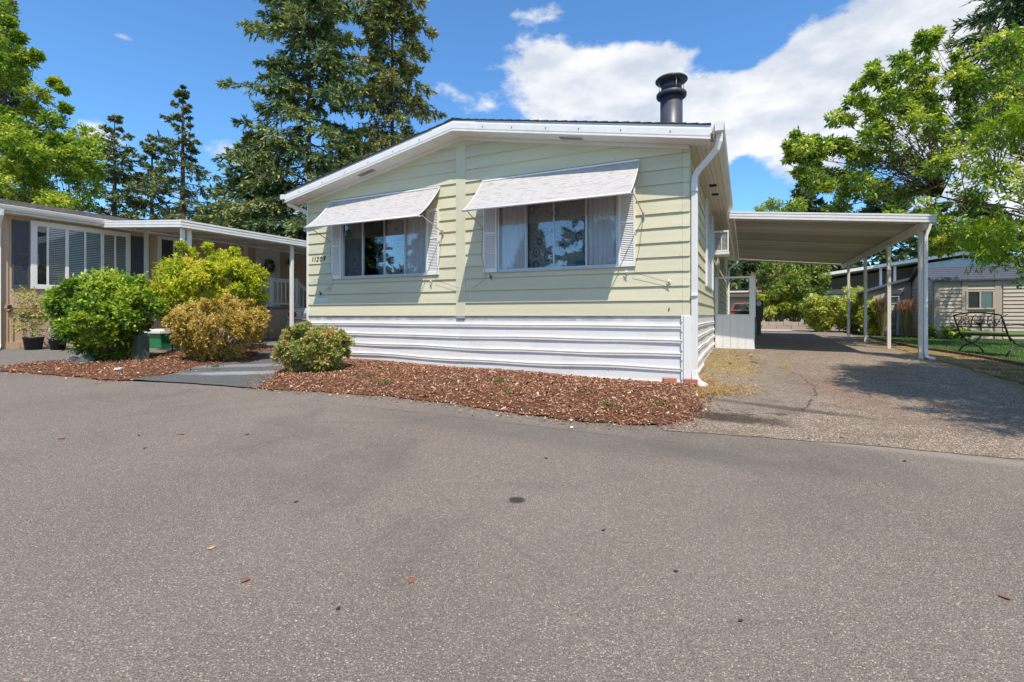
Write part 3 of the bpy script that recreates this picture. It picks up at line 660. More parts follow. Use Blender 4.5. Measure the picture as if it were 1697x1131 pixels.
L_FIR = attr_mat('fir_needles', [(0, (0.040, 0.079, 0.043)), (.45, (0.126, 0.199, 0.076)), (.75, (0.281, 0.328, 0.113)), (1, (0.477, 0.449, 0.169))], .6, trans=.18)
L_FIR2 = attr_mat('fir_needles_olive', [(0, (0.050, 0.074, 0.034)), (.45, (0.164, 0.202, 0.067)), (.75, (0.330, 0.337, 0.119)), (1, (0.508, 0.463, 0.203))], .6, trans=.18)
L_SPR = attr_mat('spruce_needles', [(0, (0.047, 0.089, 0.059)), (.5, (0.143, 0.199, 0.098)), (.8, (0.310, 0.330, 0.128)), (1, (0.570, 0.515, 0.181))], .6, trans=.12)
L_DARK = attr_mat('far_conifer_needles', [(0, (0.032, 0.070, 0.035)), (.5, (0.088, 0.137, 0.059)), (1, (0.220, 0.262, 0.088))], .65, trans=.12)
L_MAPLE = attr_mat('maple_leaves', [(0, (0.058, 0.139, 0.019)), (.45, (0.164, 0.288, 0.033)), (.75, (0.367, 0.465, 0.056)), (1, (0.692, 0.669, 0.131))], .5, trans=.4)
L_CHERRY = attr_mat('cherry_leaves', [(0, (0.051, 0.122, 0.022)), (.4, (0.139, 0.254, 0.035)), (.7, (0.346, 0.444, 0.057)), (.93, (0.660, 0.732, 0.133)), (1, (0.660, 0.620, 0.111))], .42, trans=.36, spec=.5)
L_LACY = attr_mat('feathery_leaves', [(0, (0.065, 0.158, 0.012)), (.5, (0.187, 0.331, 0.022)), (1, (0.389, 0.518, 0.050))], .55, trans=.42)
L_LILAC = attr_mat('bright_green_leaves', [(0, (0.051, 0.115, 0.019)), (.4, (0.139, 0.266, 0.029)), (.75, (0.337, 0.479, 0.054)), (1, (0.698, 0.674, 0.106))], .42, trans=.36, spec=.5)
L_YEL = attr_mat('yellow_green_leaves', [(0, (0.047, 0.095, 0.012)), (.3, (0.189, 0.267, 0.022)), (.6, (0.472, 0.551, 0.035)), (.85, (0.800, 0.786, 0.070)), (1, (0.800, 0.567, 0.157))], .5, trans=.34)
L_ORG = attr_mat('tawny_leaves', [(0, (0.066, 0.084, 0.016)), (.3, (0.293, 0.261, 0.033)), (.6, (0.616, 0.415, 0.092)), (.85, (0.745, 0.552, 0.184)), (1, (0.745, 0.736, 0.307))], .55, trans=.28)
L_BOX = attr_mat('mottled_shrub_leaves', [(0, (0.048, 0.079, 0.020)), (.35, (0.161, 0.237, 0.041)), (.62, (0.405, 0.444, 0.103)), (.85, (0.648, 0.569, 0.225)), (1, (0.680, 0.269, 0.103))], .4, trans=.28, spec=.5)
L_GRN = attr_mat('garden_green_leaves', [(0, (0.041, 0.091, 0.020)), (.5, (0.174, 0.265, 0.052)), (1, (0.490, 0.551, 0.102))], .55, trans=.3)
L_GYEL = attr_mat('garden_yellow_leaves', [(0, (0.093, 0.134, 0.023)), (.5, (0.408, 0.461, 0.058)), (.9, (0.736, 0.768, 0.115)), (1, (0.736, 0.800, 0.768))], .55, trans=.3)
L_PINE = attr_mat('tan_maple_leaves', [(0, (0.140, 0.098, 0.042)), (.5, (0.420, 0.280, 0.126)), (1, (0.644, 0.448, 0.210))], .6, trans=.2)

# ------------------------------------------------------------------ the green house
house = thingH('manufactured_home', 'pale green manufactured home with lap siding, white skirting and low gable roof', 'house', 0, 0, .27)
HL = 15.3; RX = -3.55; RZ = 4.28
def roof_z(x):      # underside of the roof deck
    return RZ - .2 * (RX - x) if x < RX else RZ - .19 * (x - RX)
def clip_roof(poly, dz=0):
    """clip an (x,z) polygon under the gable line"""
    for a, b in ((RZ - .2 * RX - dz, .2), (RZ + .19 * RX - dz, -.19)):
        out = []
        for i, p in enumerate(poly):
            q = poly[(i + 1) % len(poly)]; fp = p[1] - (a + b * p[0]); fq = q[1] - (a + b * q[0])
            if fp <= 0: out.append(p)
            if (fp < 0 < fq) or (fq < 0 < fp): t = fp / (fp - fq); out.append((p[0] + (q[0] - p[0]) * t, p[1] + (q[1] - p[1]) * t))
        poly = out
        if len(poly) < 3: return []
    return poly
def lap_boards(parent, u0, u1, z0, nrow, rise, openings, mp, material, clip=None, name='siding_board', proud=.020, last=None):
    rd = random.Random(int(u0 * 100) & 255)
    for i in range(nrow):
        a = z0 + i * rise; b = a + rise
        if last: b = min(b, last)
        if b - a < .02: continue
        mb = MB(); rects = [(u0, u1, a, b)]
        for ou0, ou1, oz0, oz1 in openings:
            nr = []
            for (p, q, c, d) in rects:
                if ou1 <= p or ou0 >= q or oz1 <= c + 1e-4 or oz0 >= d - 1e-4: nr.append((p, q, c, d)); continue
                if ou0 > p: nr.append((p, ou0, c, d))
                if ou1 < q: nr.append((ou1, q, c, d))
                pp, qq = max(p, ou0), min(q, ou1)
                if oz0 > c: nr.append((pp, qq, c, oz0))
                if oz1 < d: nr.append((pp, qq, oz1, d))
            rects = nr
        jit = rd.uniform(-.0015, .0015); sag = rd.uniform(-.002, .002)
        for (p, q, c, d) in rects:
            poly = [(p, c), (q, c), (q, d), (p, d)]
            if clip: poly = clip(poly)
            if len(poly) < 3: continue
            n = len(poly); vs = []
            for (u, z) in poly: vs.append(mp(u, .002 + jit + proud * (1 - (z - a) / (b - a + 1e-6)), z + sag * (z == a)))
            for (u, z) in poly: vs.append(mp(u, -.01, z))
            mb = MB(); mb.add(vs, [tuple(range(n)), tuple(range(2 * n - 1, n - 1, -1))] + [(k, k + n, (k + 1) % n + n, (k + 1) % n) for k in range(n)])
            mb.build(name, material, parent)
frontmap = lambda u, d, z: (u, -d, z)
sidemap = lambda u, d, z: (d, u, z)
WZ0, WZ1 = 1.945, 3.02
winL, winR = (-6.205, -4.262, WZ0, WZ1), (-2.89, -.955, WZ0, WZ1)
ctop = lambda p: clip_roof(p, .05)
lap_boards(house, -7.085, -3.672, 1.245, 15, .2, [winL], frontmap, M_SIDE, ctop)
lap_boards(house, -3.49, -.085, 1.245, 15, .2, [winR], frontmap, M_SIDE, ctop)
# corner end pieces of each course at the right edge, as in the photo a joint line near the corner
for i in range(12):
    a = 1.245 + i * .2
    MB().add([(-.083, -.021, a - .004), (.004, -.021, a - .004), (.004, -.004, min(a + .199, 3.56)), (-.083, -.004, min(a + .199, 3.56)), (-.083, .01, a - .004), (.02, .01, a - .004), (.02, .01, min(a + .199, 3.56)), (-.083, .01, min(a + .199, 3.56))],
             [(0, 1, 2, 3), (7, 6, 5, 4), (0, 4, 5, 1), (1, 5, 6, 2), (2, 6, 7, 3), (3, 7, 4, 0)]).build('corner_board', M_SIDE, house)
sideopen = [(3.0, 4.55, 1.80, 3.42), (8.0, 9.4, 1.9, 3.3)]
lap_boards(house, .012, 5.78, 1.245, 12, .2, [sideopen[0]], sidemap, M_SIDE, last=3.62)
lap_boards(house, 5.78, HL, 1.245, 12, .2, [], sidemap, M_SIDE, last=3.62)
# left wall, back wall, a plain inner shell that keeps light out
MB().box(-7.09, .01, .3, -7.07, HL, 3.55).build('left_wall', M_SIDE, house)
MB().box(-7.07, HL - .02, .3, -.01, HL, 3.55).build('back_wall', M_SIDE, house)
MB().add([(-3.672, -.022, 1.24), (-3.49, -.022, 1.24), (-3.49, -.022, 4.2), (-3.58, -.022, 4.22), (-3.672, -.022, 4.2), (-3.672, .01, 1.24), (-3.49, .01, 1.24), (-3.49, .01, 4.2), (-3.58, .01, 4.22), (-3.672, .01, 4.2)],
         [(0, 1, 2, 3, 4), (9, 8, 7, 6, 5), (0, 5, 6, 1), (1, 6, 7, 2), (2, 7, 8, 3), (3, 8, 9, 4), (4, 9, 5, 0)]).build('centre_batten', M_BATTEN, house)
MB().box(-7.115, -.026, .32, -7.085, .02, 3.5).build('corner_trim', M_WHITE, house)

# skirting: ribbed metal panels, two across the front, rows following one another down to the ground
def skirt(parent, u0, u1, mp, du, seed, groundz, tiltf=lambda u: 0):
    rd = random.Random(seed); ph = [rd.uniform(0, 6) for _ in range(8)]; top = 1.238
    prof = [(0, .004), (-.040, .004), (-.043, .0), (-.046, .004), (-.083, .004), (-.086, .0), (-.089, .004), (-.128, .005), (-.136, .026), (-.150, .026), (-.155, .008), (-.163, .008), (-.170, .026), (-.185, .024), (-.190, .004)]
    n = max(2, int((u1 - u0) / du))
    for row in range(6):
        zt = top - row * .192
        mb = MB(); vs = []; k = len(prof)
        for i in range(n + 1):
            u = u0 + (u1 - u0) * i / n
            for dz, d in prof:
                w = .0065 * math.sin(u * 2.2 + ph[row]) * math.sin(u * .9 + row) * min(row + (dz < -.1), 4) * .6
                z = zt + dz + w + tiltf(u) * row; gz = groundz(u)
                vs.append(mp(u, d + .0025 * math.sin(u * 3 + row * 2) * (row > 0), max(z, gz - .03)))
        if zt < min(groundz(u0), groundz(u1)) - .02: continue
        fs = [(i * k + j, (i + 1) * k + j, (i + 1) * k + j + 1, i * k + j + 1) for i in range(n) for j in range(k - 1)]
        mb.add(vs, fs, False); o = mb.build('skirting_panel', M_SKIRT, parent)
tf = lambda u: max(0, -u - 3.6) * .0035
skirt(house, -7.08, -3.585, frontmap, .12, 3, lambda u: gh(u, 0) - .02, lambda u: -.0 + tf(u))
skirt(house, -3.575, -.098, frontmap, .12, 3, lambda u: gh(u, 0) - .02)
skirt(house, .05, 5.78, sidemap, .16, 9, lambda u: gh(0, u) - .03, lambda u: .004 * u)
MB().box(-7.08, -.004, .2, .03, .02, 1.242).build('skirting_backer', M_WHITE, house)
MB().box(-.03, .0, .2, -.002, HL, 1.242).build('side_backer', M_WHITE, house)
MB().box(-3.66, -.031, 1.19, -3.50, -.004, 1.236).build('seam_clip', M_ALU, house)
mb = MB()
for u in (-6.2, -4.9, -3.58, -3.56, -2.2, -1.1):
    for i in range(5): mb.lathe((u, -.006, 1.215 - i * .192), [(.006, 0), (.006, .004)], 6)
o = mb.build('skirting_screws', M_DARK, house, kind='stuff')
MB().box(-.100, -.034, .27, -.076, -.006, 1.238).build('skirting_trim', M_WHITE2, house, .002)
MB().box(-.070, -.036, .25, .028, -.004, 1.236).build('corner_post', M_WHITE2, house, .004)
MB().box(-.002, -.004, .25, .030, .14, 1.236).build('corner_post', M_WHITE2, house, .004)
mb = MB()
for i in range(7): mb.box(-.093, -.041, .36 + i * .13, -.083, -.035, .372 + i * .13)
mb.build('trim_screws', M_DARK, house, kind='stuff')
MB().box(-7.09, -.024, 1.232, -.0, -.003, 1.246).build('starter_strip', M_BATTEN, house)

mb = MB()
for i in range(12):
    for u in (-7.02, -5.6, -4.4, -3.72, -3.44, -2.1, -1.0, -.12):
        if 4 <= i <= 8 and (winL[0] < u < winL[1] or winR[0] < u < winR[1]): continue
        z = 1.262 + i * .2 + .01 * math.sin(u * 9 + i)
        if z < roof_z(u) - .2: mb.box(u, -.0215, z, u + .007, -.018, z + .007)
mb.build('siding_nails', M_SHADE, house, kind='stuff')
# roof
OF = .29
def roof_slab(x0, x1, zf, t, y0, y1):
    return [(x0, y0, zf(x0)), (x1, y0, zf(x1)), (x1, y0, zf(x1) + t), (x0, y0, zf(x0) + t)]
roofl = MB().prism(roof_slab(-7.40, RX, roof_z, .10, -OF - .01, HL), (0, HL + .5, 0)); roofl.build('roof', M_WHITE, house)
roofr = MB().prism(roof_slab(RX, .30, roof_z, .10, -OF - .01, HL), (0, HL + .5, 0)); roofr.build('roof', M_WHITE, house)
# shingle courses on both slopes, butt edges showing along the rake
for side in (0, 1):
    for k in range(26):
        w = .147
        if side == 0: xa, xb = RX - k * w - w - .02, RX - k * w
        else: xa, xb = RX + k * w, RX + k * w + w + .02
        if xb < -7.44 or xa > .33: continue
        xa, xb = max(xa, -7.46), min(xb, .34)
        za, zb = roof_z(xa) + .104, roof_z(xb) + .104
        lo, hi = (.013, .001) if side == 0 else (.001, .013)
        MB().prism([(xa, -OF - .03, za), (xb, -OF - .03, zb), (xb, -OF - .03, zb + hi + .006), (xa, -OF - .03, za + lo + .006)], (0, HL + .55, 0)).build('shingle_course', M_ROOF, house)
rd = random.Random(4)
for k in range(30):   # ridge caps
    y = -OF - .03 + k * .52
    MB().add([(RX - .14, y, roof_z(RX - .14) + .125), (RX, y, RZ + .135), (RX + .14, y, roof_z(RX + .14) + .125), (RX - .14, y + .54, roof_z(RX - .14) + .12), (RX, y + .54, RZ + .13), (RX + .14, y + .54, roof_z(RX + .14) + .12),
              (RX - .14, y, roof_z(RX - .14) + .11), (RX, y, RZ + .118), (RX + .14, y, roof_z(RX + .14) + .11)], [(0, 1, 4, 3), (1, 2, 5, 4), (0, 6, 7, 1), (1, 7, 8, 2)]).build('ridge_cap', M_ROOF, house)
    if k > 5: break
# rake fascia in three lengths with a profiled face, soffit behind it, frieze on the wall
def fascia(xs, out=0.0):
    prof = [(.002, .085), (.010, .085), (.016, .055), (.026, .05), (.026, -.035), (.012, -.05), (.034, -.062), (.034, -.082), (.0, -.082)]
    mb = MB(); n = len(prof); vs = []
    for x in xs:
        for d, z in prof: vs.append((x, -OF - d - out, roof_z(x) + z))
    for i in range(len(xs) - 1):
        for j in range(n - 1): mb.f.append((i * n + j, (i + 1) * n + j, (i + 1) * n + j + 1, i * n + j + 1)); mb.sm.append(False)
    mb.f.append(tuple(range(n))); mb.sm.append(False); mb.f.append(tuple(range(len(xs) * n - 1, (len(xs) - 1) * n - 1, -1))); mb.sm.append(False)
    mb.v = vs; return mb
fascia([-7.385, -5.7, -3.93]).build('rake_fascia', M_WHITE, house)
fascia([-3.16, -1.5, .285]).build('rake_fascia', M_WHITE, house)
fascia([-3.95, RX, -3.13], .006).build('ridge_fascia_cover', M_WHITE, house)
sof = lambda x: roof_z(x) - .078
for xa, xb in ((-7.38, -5.7), (-5.695, -3.93), (-3.925, RX), (RX + .003, -3.165), (-3.16, -1.5), (-1.495, .28)):
    MB().add([(xa, -OF - .0, sof(xa)), (xb, -OF - .0, sof(xb)), (xb, .0, sof(xb)), (xa, .0, sof(xa)), (xa, -OF, sof(xa) + .02), (xb, -OF, sof(xb) + .02), (xb, .0, sof(xb) + .02), (xa, .0, sof(xa) + .02)],
             [(0, 1, 2, 3), (7, 6, 5, 4), (0, 4, 5, 1), (1, 5, 6, 2), (2, 6, 7, 3), (3, 7, 4, 0)]).build('rake_soffit', M_WHITE, house)
for xa, xb in ((-7.09, RX), (RX + .002, -.0)):
    MB().add([(xa, -.035, sof(xa) - .055), (xb, -.035, sof(xb) - .055), (xb, -.035, sof(xb) - .002), (xa, -.035, sof(xa) - .002), (xa, .0, sof(xa) - .055), (xb, .0, sof(xb) - .055), (xb, .0, sof(xb) - .002), (xa, .0, sof(xa) - .002)],
             [(0, 1, 2, 3), (7, 6, 5, 4), (0, 4, 5, 1), (1, 5, 6, 2), (2, 6, 7, 3), (3, 7, 4, 0)]).build('frieze_board', M_WHITE, house)
for xc in (-5.48, -1.62):   # soffit vents seen under the rake
    s = .2 if xc < RX else -.19; mb = MB()
    for k in range(5):
        y = -.21 + k * .022; mb.add([(xc - .17, y, sof(xc - .17) - .006), (xc + .17, y, sof(xc + .17) - .006), (xc + .17, y + .013, sof(xc + .17) - .012), (xc - .17, y + .013, sof(xc - .17) - .012)], [(0, 1, 2, 3)])
    v = mb.build('soffit_vent', mat('vent_grey', (.22, .21, .20)), house)
    f = MB(); f.bar((xc - .18, -.225, sof(xc - .18) - .006), (xc + .18, -.225, sof(xc + .18) - .006), .012, .012); f.bar((xc - .18, -.1, sof(xc - .18) - .006), (xc + .18, -.1, sof(xc + .18) - .006), .012, .012)
    f.build('vent_frame', M_WHITE, v)
mb = MB()
for x in (-7.0, -6.4, -5.85, -5.3, -4.75, -4.2, -3.0, -2.5, -1.95, -1.45, -.85, -.2): mb.lathe((x, -OF - .03, roof_z(x) + .01), [(.009, -.008), (.009, .0)], 6)
mb.build('fascia_nails', M_COPPER, house, kind='stuff')
# right eave: soffit strips running back, fascia and gutter, vents
for k in range(5):
    x0 = .012 + k * .062
    MB().box(x0, -.0, 3.538 - .002 * k, x0 + .058, HL, 3.548).build('eave_soffit', M_SOFFIT, house)
MB().box(.0, -.0, 3.50, .028, HL, 3.545).build('eave_frieze', M_SOFFIT, house)
for y in (2.25, 2.95, 7.5, 10.2):
    mb = MB()
    for k in range(6): mb.box(.11, y + k * .03, 3.528, .23, y + k * .03 + .018, 3.536)
    mb.build('eave_vent', M_DARK, house)
MB().box(.315, -OF, 3.54, .335, HL, 3.66).build('eave_fascia', M_SOFFIT, house)
def gutter(x0, x1, y0, y1, z0, z1):
    mb = MB(); prof = [(x0, z1), (x0, z0), (x0 + (x1 - x0) * .62, z0), (x1 - .012, z0 + (z1 - z0) * .45), (x1, z1 - .012), (x1, z1), (x1 - .012, z1), (x0 + (x1 - x0) * .58, z0 + .008), (x0 + .006, z0 + .008), (x0 + .006, z1)]
    mb.prism([(x, y0, z) for x, z in prof], (0, y1 - y0, 0)); return mb
gutter(.337, .445, -OF - .04, 4.9, 3.555, 3.665).build('gutter', M_WHITE, house)
MB().box(.337, -OF - .05, 3.555, .44, -OF - .038, 3.665).build('gutter_end_cap', M_WHITE, house)
gutter(.337, .445, 13.7, HL + .2, 3.52, 3.63).build('gutter', M_WHITE, house)
MB().box(-7.50, -OF - .04, 3.50, -7.40, HL, 3.59).build('left_gutter', M_WHITE, house)
ds = MB().tube([(.385, -.2, 3.56), (.385, -.2, 3.46), (.36, -.18, 3.38), (.24, -.10, 3.27), (.12, -.03, 3.17), (.078, -.005, 3.10), (.07, 0, 3.0), (.07, 0, .52), (.075, -.01, .42), (.13, -.06, .345), (.22, -.13, .315)], .03, sq=(.078, .058))
ds.build('downspout', M_WHITE2, house, .006)
mb = MB()
for z in (1.5, 2.9): mb.box(.028, -.05, z, .115, .045, z + .025)
mb.build('downspout_strap', M_WHITE2, house)
MB().tube([(-7.44, -.2, 3.50), (-7.43, -.19, 3.44), (-7.32, -.1, 3.36), (-7.18, .02, 3.30), (-7.15, .05, 3.2), (-7.15, .05, .5)], .03, sq=(.07, .055)).build('downspout', M_WHITE2, house, .006)
MB().tube([(.39, HL - .1, 3.53), (.38, HL - .1, 3.42), (.2, HL - .1, 3.25), (.07, HL - .1, 3.15), (.06, HL - .1, .6)], .03, sq=(.07, .055)).build('downspout', M_WHITE2, house)
# flue
fl = MB().lathe((-.36, 1.0, 3.66), [(.205, -.1), (.205, .06), (.172, .10), (.172, .32), (.170, .322), (.168, .33), (.168, 1.02)], 28).build('flue_pipe', M_FLUE, house)
MB().lathe((-.36, 1.0, 4.66), [(.18, -.015), (.222, -.01), (.228, .005), (.228, .035), (.222, .045), (.205, .048), (.205, .0)], 28).build('flue_collar', M_FLUE, fl)
MB().lathe((-.36, 1.0, 4.66), [(.14, .0), (.14, .10), (.155, .11), (.155, .17), (.14, .18), (.14, .21), (.10, .215)], 24).build('flue_inner', M_FLUE, fl)
MB().lathe((-.36, 1.0, 4.87), [(.10, -.01), (.22, .015), (.242, .03), (.244, .045), (.23, .06), (.10, .085), (.01, .095)], 30).build('rain_cap', M_FLUE, fl)
mb = MB()
for k in range(4):
    a = k * math.pi / 2 + .5; mb.tube([(-.36 + .19 * math.cos(a), 1.0 + .19 * math.sin(a), 4.70), (-.36 + .2 * math.cos(a), 1.0 + .2 * math.sin(a), 4.89)], .005, 5)
mb.build('cap_bracket', M_ALU, fl)
MB().lathe((-.36, 1.0, 3.66), [(.174, .25), (.176, .252), (.176, .262), (.174, .264)], 28).build('flue_band', M_FLUE, fl)

# windows with frames, panes, curtains and their shutters
def louvre_shutter(parent, u0, u1, z0, z1, mp, material):
    mb = MB(); w = .028
    def bx(a, b, c, d, t0=.02, t1=.047):
        vs = [mp(a, t0, c), mp(b, t0, c), mp(b, t0, d), mp(a, t0, d), mp(a, t1, c), mp(b, t1, c), mp(b, t1, d), mp(a, t1, d)]
        return vs, [(0, 3, 2, 1), (4, 5, 6, 7), (0, 1, 5, 4), (1, 2, 6, 5), (2, 3, 7, 6), (3, 0, 4, 7)]
    for a, b, c, d in ((u0, u0 + w, z0, z1), (u1 - w, u1, z0, z1), (u0 + w, u1 - w, z0, z0 + .06), (u0 + w, u1 - w, z1 - .05, z1), (u0 + w, u1 - w, (z0 + z1) / 2 + .05, (z0 + z1) / 2 + .085)): mb.add(*bx(a, b, c, d))
    s = mb.build('shutter', material, parent, .002)
    lv = MB(); n = int((z1 - z0 - .11) / .026)
    for i in range(n):
        z = z0 + .065 + i * .026
        if abs(z - ((z0 + z1) / 2 + .065)) < .028: continue
        vs = [mp(u0 + w, .024, z + .024), mp(u1 - w, .024, z + .024), mp(u1 - w, .043, z), mp(u0 + w, .043, z), mp(u0 + w, .024, z + .018), mp(u1 - w, .024, z + .018), mp(u1 - w, .040, z - .004), mp(u0 + w, .040, z - .004)]
        lv.add(vs, [(0, 1, 2, 3), (7, 6, 5, 4), (3, 2, 6, 7), (0, 4, 5, 1)])
    lv.build('louvres', material, s, kind='stuff')
    MB().add(*bx(u0 + .01, u1 - .01, z0 + .01, z1 - .01, .0, .0215)).build('shutter_back', material, s)
def curtain(u0, u1, z0, z1, d, mp, pleat, amp, mat_, parent, seed):
    rd = random.Random(seed); n = max(8, int((u1 - u0) / (pleat / 6))); vs = []; ph = 0
    for i in range(n + 1):
        u = u0 + (u1 - u0) * i / n; ph += 2 * math.pi * (u1 - u0) / n / pleat * rd.uniform(.6, 1.4); dd = d - amp * math.sin(ph) * rd.uniform(.7, 1.1)
        vs += [mp(u, dd, z0), mp(u, dd * .985, z1)]
    return MB().add(vs, [(2 * i, 2 * i + 2, 2 * i + 3, 2 * i + 1) for i in range(n)], True).build('curtain', mat_, parent)
def house_window(parent, u0, u1, z0, z1, divs, mp, lace_bays, seed, label=None):
    def bx(a, b, c, d, t0, t1):
        vs = [mp(a, t0, c), mp(b, t0, c), mp(b, t0, d), mp(a, t0, d), mp(a, t1, c), mp(b, t1, c), mp(b, t1, d), mp(a, t1, d)]
        return vs, [(0, 3, 2, 1), (4, 5, 6, 7), (0, 1, 5, 4), (1, 2, 6, 5), (2, 3, 7, 6), (3, 0, 4, 7)]
    fr = MB(); w = .028
    for a, b, c, d in ((u0, u1, z0 - .004, z0 + .03), (u0, u1, z1 - .03, z1), (u0, u0 + w, z0 + .03, z1 - .03), (u1 - w, u1, z0 + .03, z1 - .03)): fr.add(*bx(a, b, c, d, -.06, .030))
    fr.add(*bx(u0 - .006, u1 + .006, z0 - .022, z0 - .005, -.01, .042))
    W = fr.build('window', M_ALU, parent, .002)
    for i, dv in enumerate(divs): MB().add(*bx(dv - .012, dv + .012, z0 + .03, z1 - .03, -.02, .022 if i != 1 else .012)).build('mullion', M_ALU, W)
    es = [u0 + w] + [d for d in divs] + [u1 - w]
    for i in range(len(es) - 1):
        lace = i in lace_bays
        a, b = es[i] + (.012 if i else 0), es[i + 1] - (.012 if i < len(es) - 2 else 0)
        MB().add(*bx(a, b, z0 + .03, z1 - .03, -.004 - .006 * (i % 2), -.0 - .006 * (i % 2))).build('pane', M_GLASSC if lace else M_GLASS, W)
        if not lace: curtain(a - .02, b + .02, z0, z1, -.055, mp, .075, .018, M_CURT, W, seed + i)
    if lace_bays:
        a, b = es[lace_bays[0]], es[lace_bays[-1] + 1]
        curtain(a - .01, b + .01, z0, z1, -.14, mp, .35, .012, M_LACE, W, seed + 9)
    MB().add(*bx(u0, u1, z0 + .001, z0 + .006, -.25, -.06)).build('window_sill', M_WHITE, W)
    # dark reveal box behind the glass
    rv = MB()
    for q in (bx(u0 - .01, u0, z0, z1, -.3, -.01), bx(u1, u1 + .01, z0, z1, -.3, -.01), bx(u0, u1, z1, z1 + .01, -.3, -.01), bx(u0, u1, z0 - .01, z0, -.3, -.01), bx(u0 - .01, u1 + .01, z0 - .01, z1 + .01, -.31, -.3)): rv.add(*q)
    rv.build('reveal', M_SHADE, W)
    return W
house_window(house, *winL, [-5.70, -5.20, -4.735], frontmap, [1, 2], 11)
wR = house_window(house, *winR, [-2.401, -1.94, -1.43], frontmap, [1, 2], 31)
MB().box(-1.60, .012, WZ0 + .035, -1.50, .02, WZ0 + .11).build('window_sticker', mat('sticker_teal', (.05, .35, .42), rough=.4), wR)
for a, b in ((-6.445, -6.212), (-4.252, -4.005), (-3.145, -2.897), (-.948, -.71)): louvre_shutter(house, a, b, 1.93, 3.06, frontmap, M_WHITE2)
sw = house_window(house, 3.0, 4.55, 1.80, 3.42, [3.5, 4.05], sidemap, [], 51)
for a, b in ((2.72, 2.95), (4.60, 4.82)): louvre_shutter(house, a, b, 1.78, 3.42, sidemap, M_WHITE2)
MB().box(.02, 6.6, 1.35, .05, 7.5, 3.35).build('side_door', M_DOOR, house)

# the address on the siding
def text_mesh(name, txt, size, parent, x, y, z, material, shear=0, ext=.004, sx=1):
    cu = bpy.data.curves.new(name, 'FONT'); cu.body = txt; cu.size = size; cu.extrude = ext; cu.shear = shear; cu.space_character = 1.1; cu.resolution_u = 3
    tmp = bpy.data.objects.new(name, cu); COL.objects.link(tmp); dg = bpy.context.evaluated_depsgraph_get(); me = bpy.data.meshes.new_from_object(tmp.evaluated_get(dg)); bpy.data.objects.remove(tmp)
    o = bpy.data.objects.new(name, me); COL.objects.link(o); me.materials.clear(); me.materials.append(material); o.parent = parent; ox, oy, oz = ORG[parent.name]
    o.location = (x - ox, y - oy, z - oz); o.rotation_euler = (R(90), 0, 0); o.scale = (sx, 1, 1); ORG[o.name] = ORG[parent.name]; return o
for ch, x in zip('11209', (-7.01, -6.945, -6.875, -6.79, -6.70)):
    text_mesh('house_number', ch, .145, house, x, -.019, 2.285, M_NUM, .28, .004, .85)
for ch, x in zip('82', (-6.95, -6.855)): text_mesh('lot_number', ch, .13, house, x, -.018, 1.865, M_NUM2, .1, .002, .85)
pl = MB().box(-6.905, -.019, 1.50, -6.56, -.012, 1.575).build('paint_patch', M_PLATE, house)

# small fittings on the front wall
def cleat(x, z, lab):
    mb = MB(); mb.tube([(x, -.015, z), (x, -.05, z)], .008, 6); mb.tube([(x - .02, -.05, z + .04), (x, -.055, z), (x + .015, -.05, z - .045)], .007, 6); mb.tube([(x - .02, -.05, z - .02), (x + .02, -.05, z + .02)], .006, 6)
    return mb
cleat(-6.73, 1.665, '').build('cord_cleat', M_BLACK, house); cleat(-.25, 1.70, '').build('cord_cleat', M_ALU, house)
cleat(-.83, 1.845, '').build('cord_cleat', M_ALU, house); cleat(-4.155, 1.815, '').build('cord_cleat', M_ALU, house); cleat(-3.0, 1.86, '').build('cord_cleat', M_BLACK, house); cleat(-6.5, 1.76, '').build('cord_cleat', M_ALU, house)
MB().box(-.262, -.03, 1.31, -.25, -.018, 1.345).build('siding_nail', M_DARK, house)

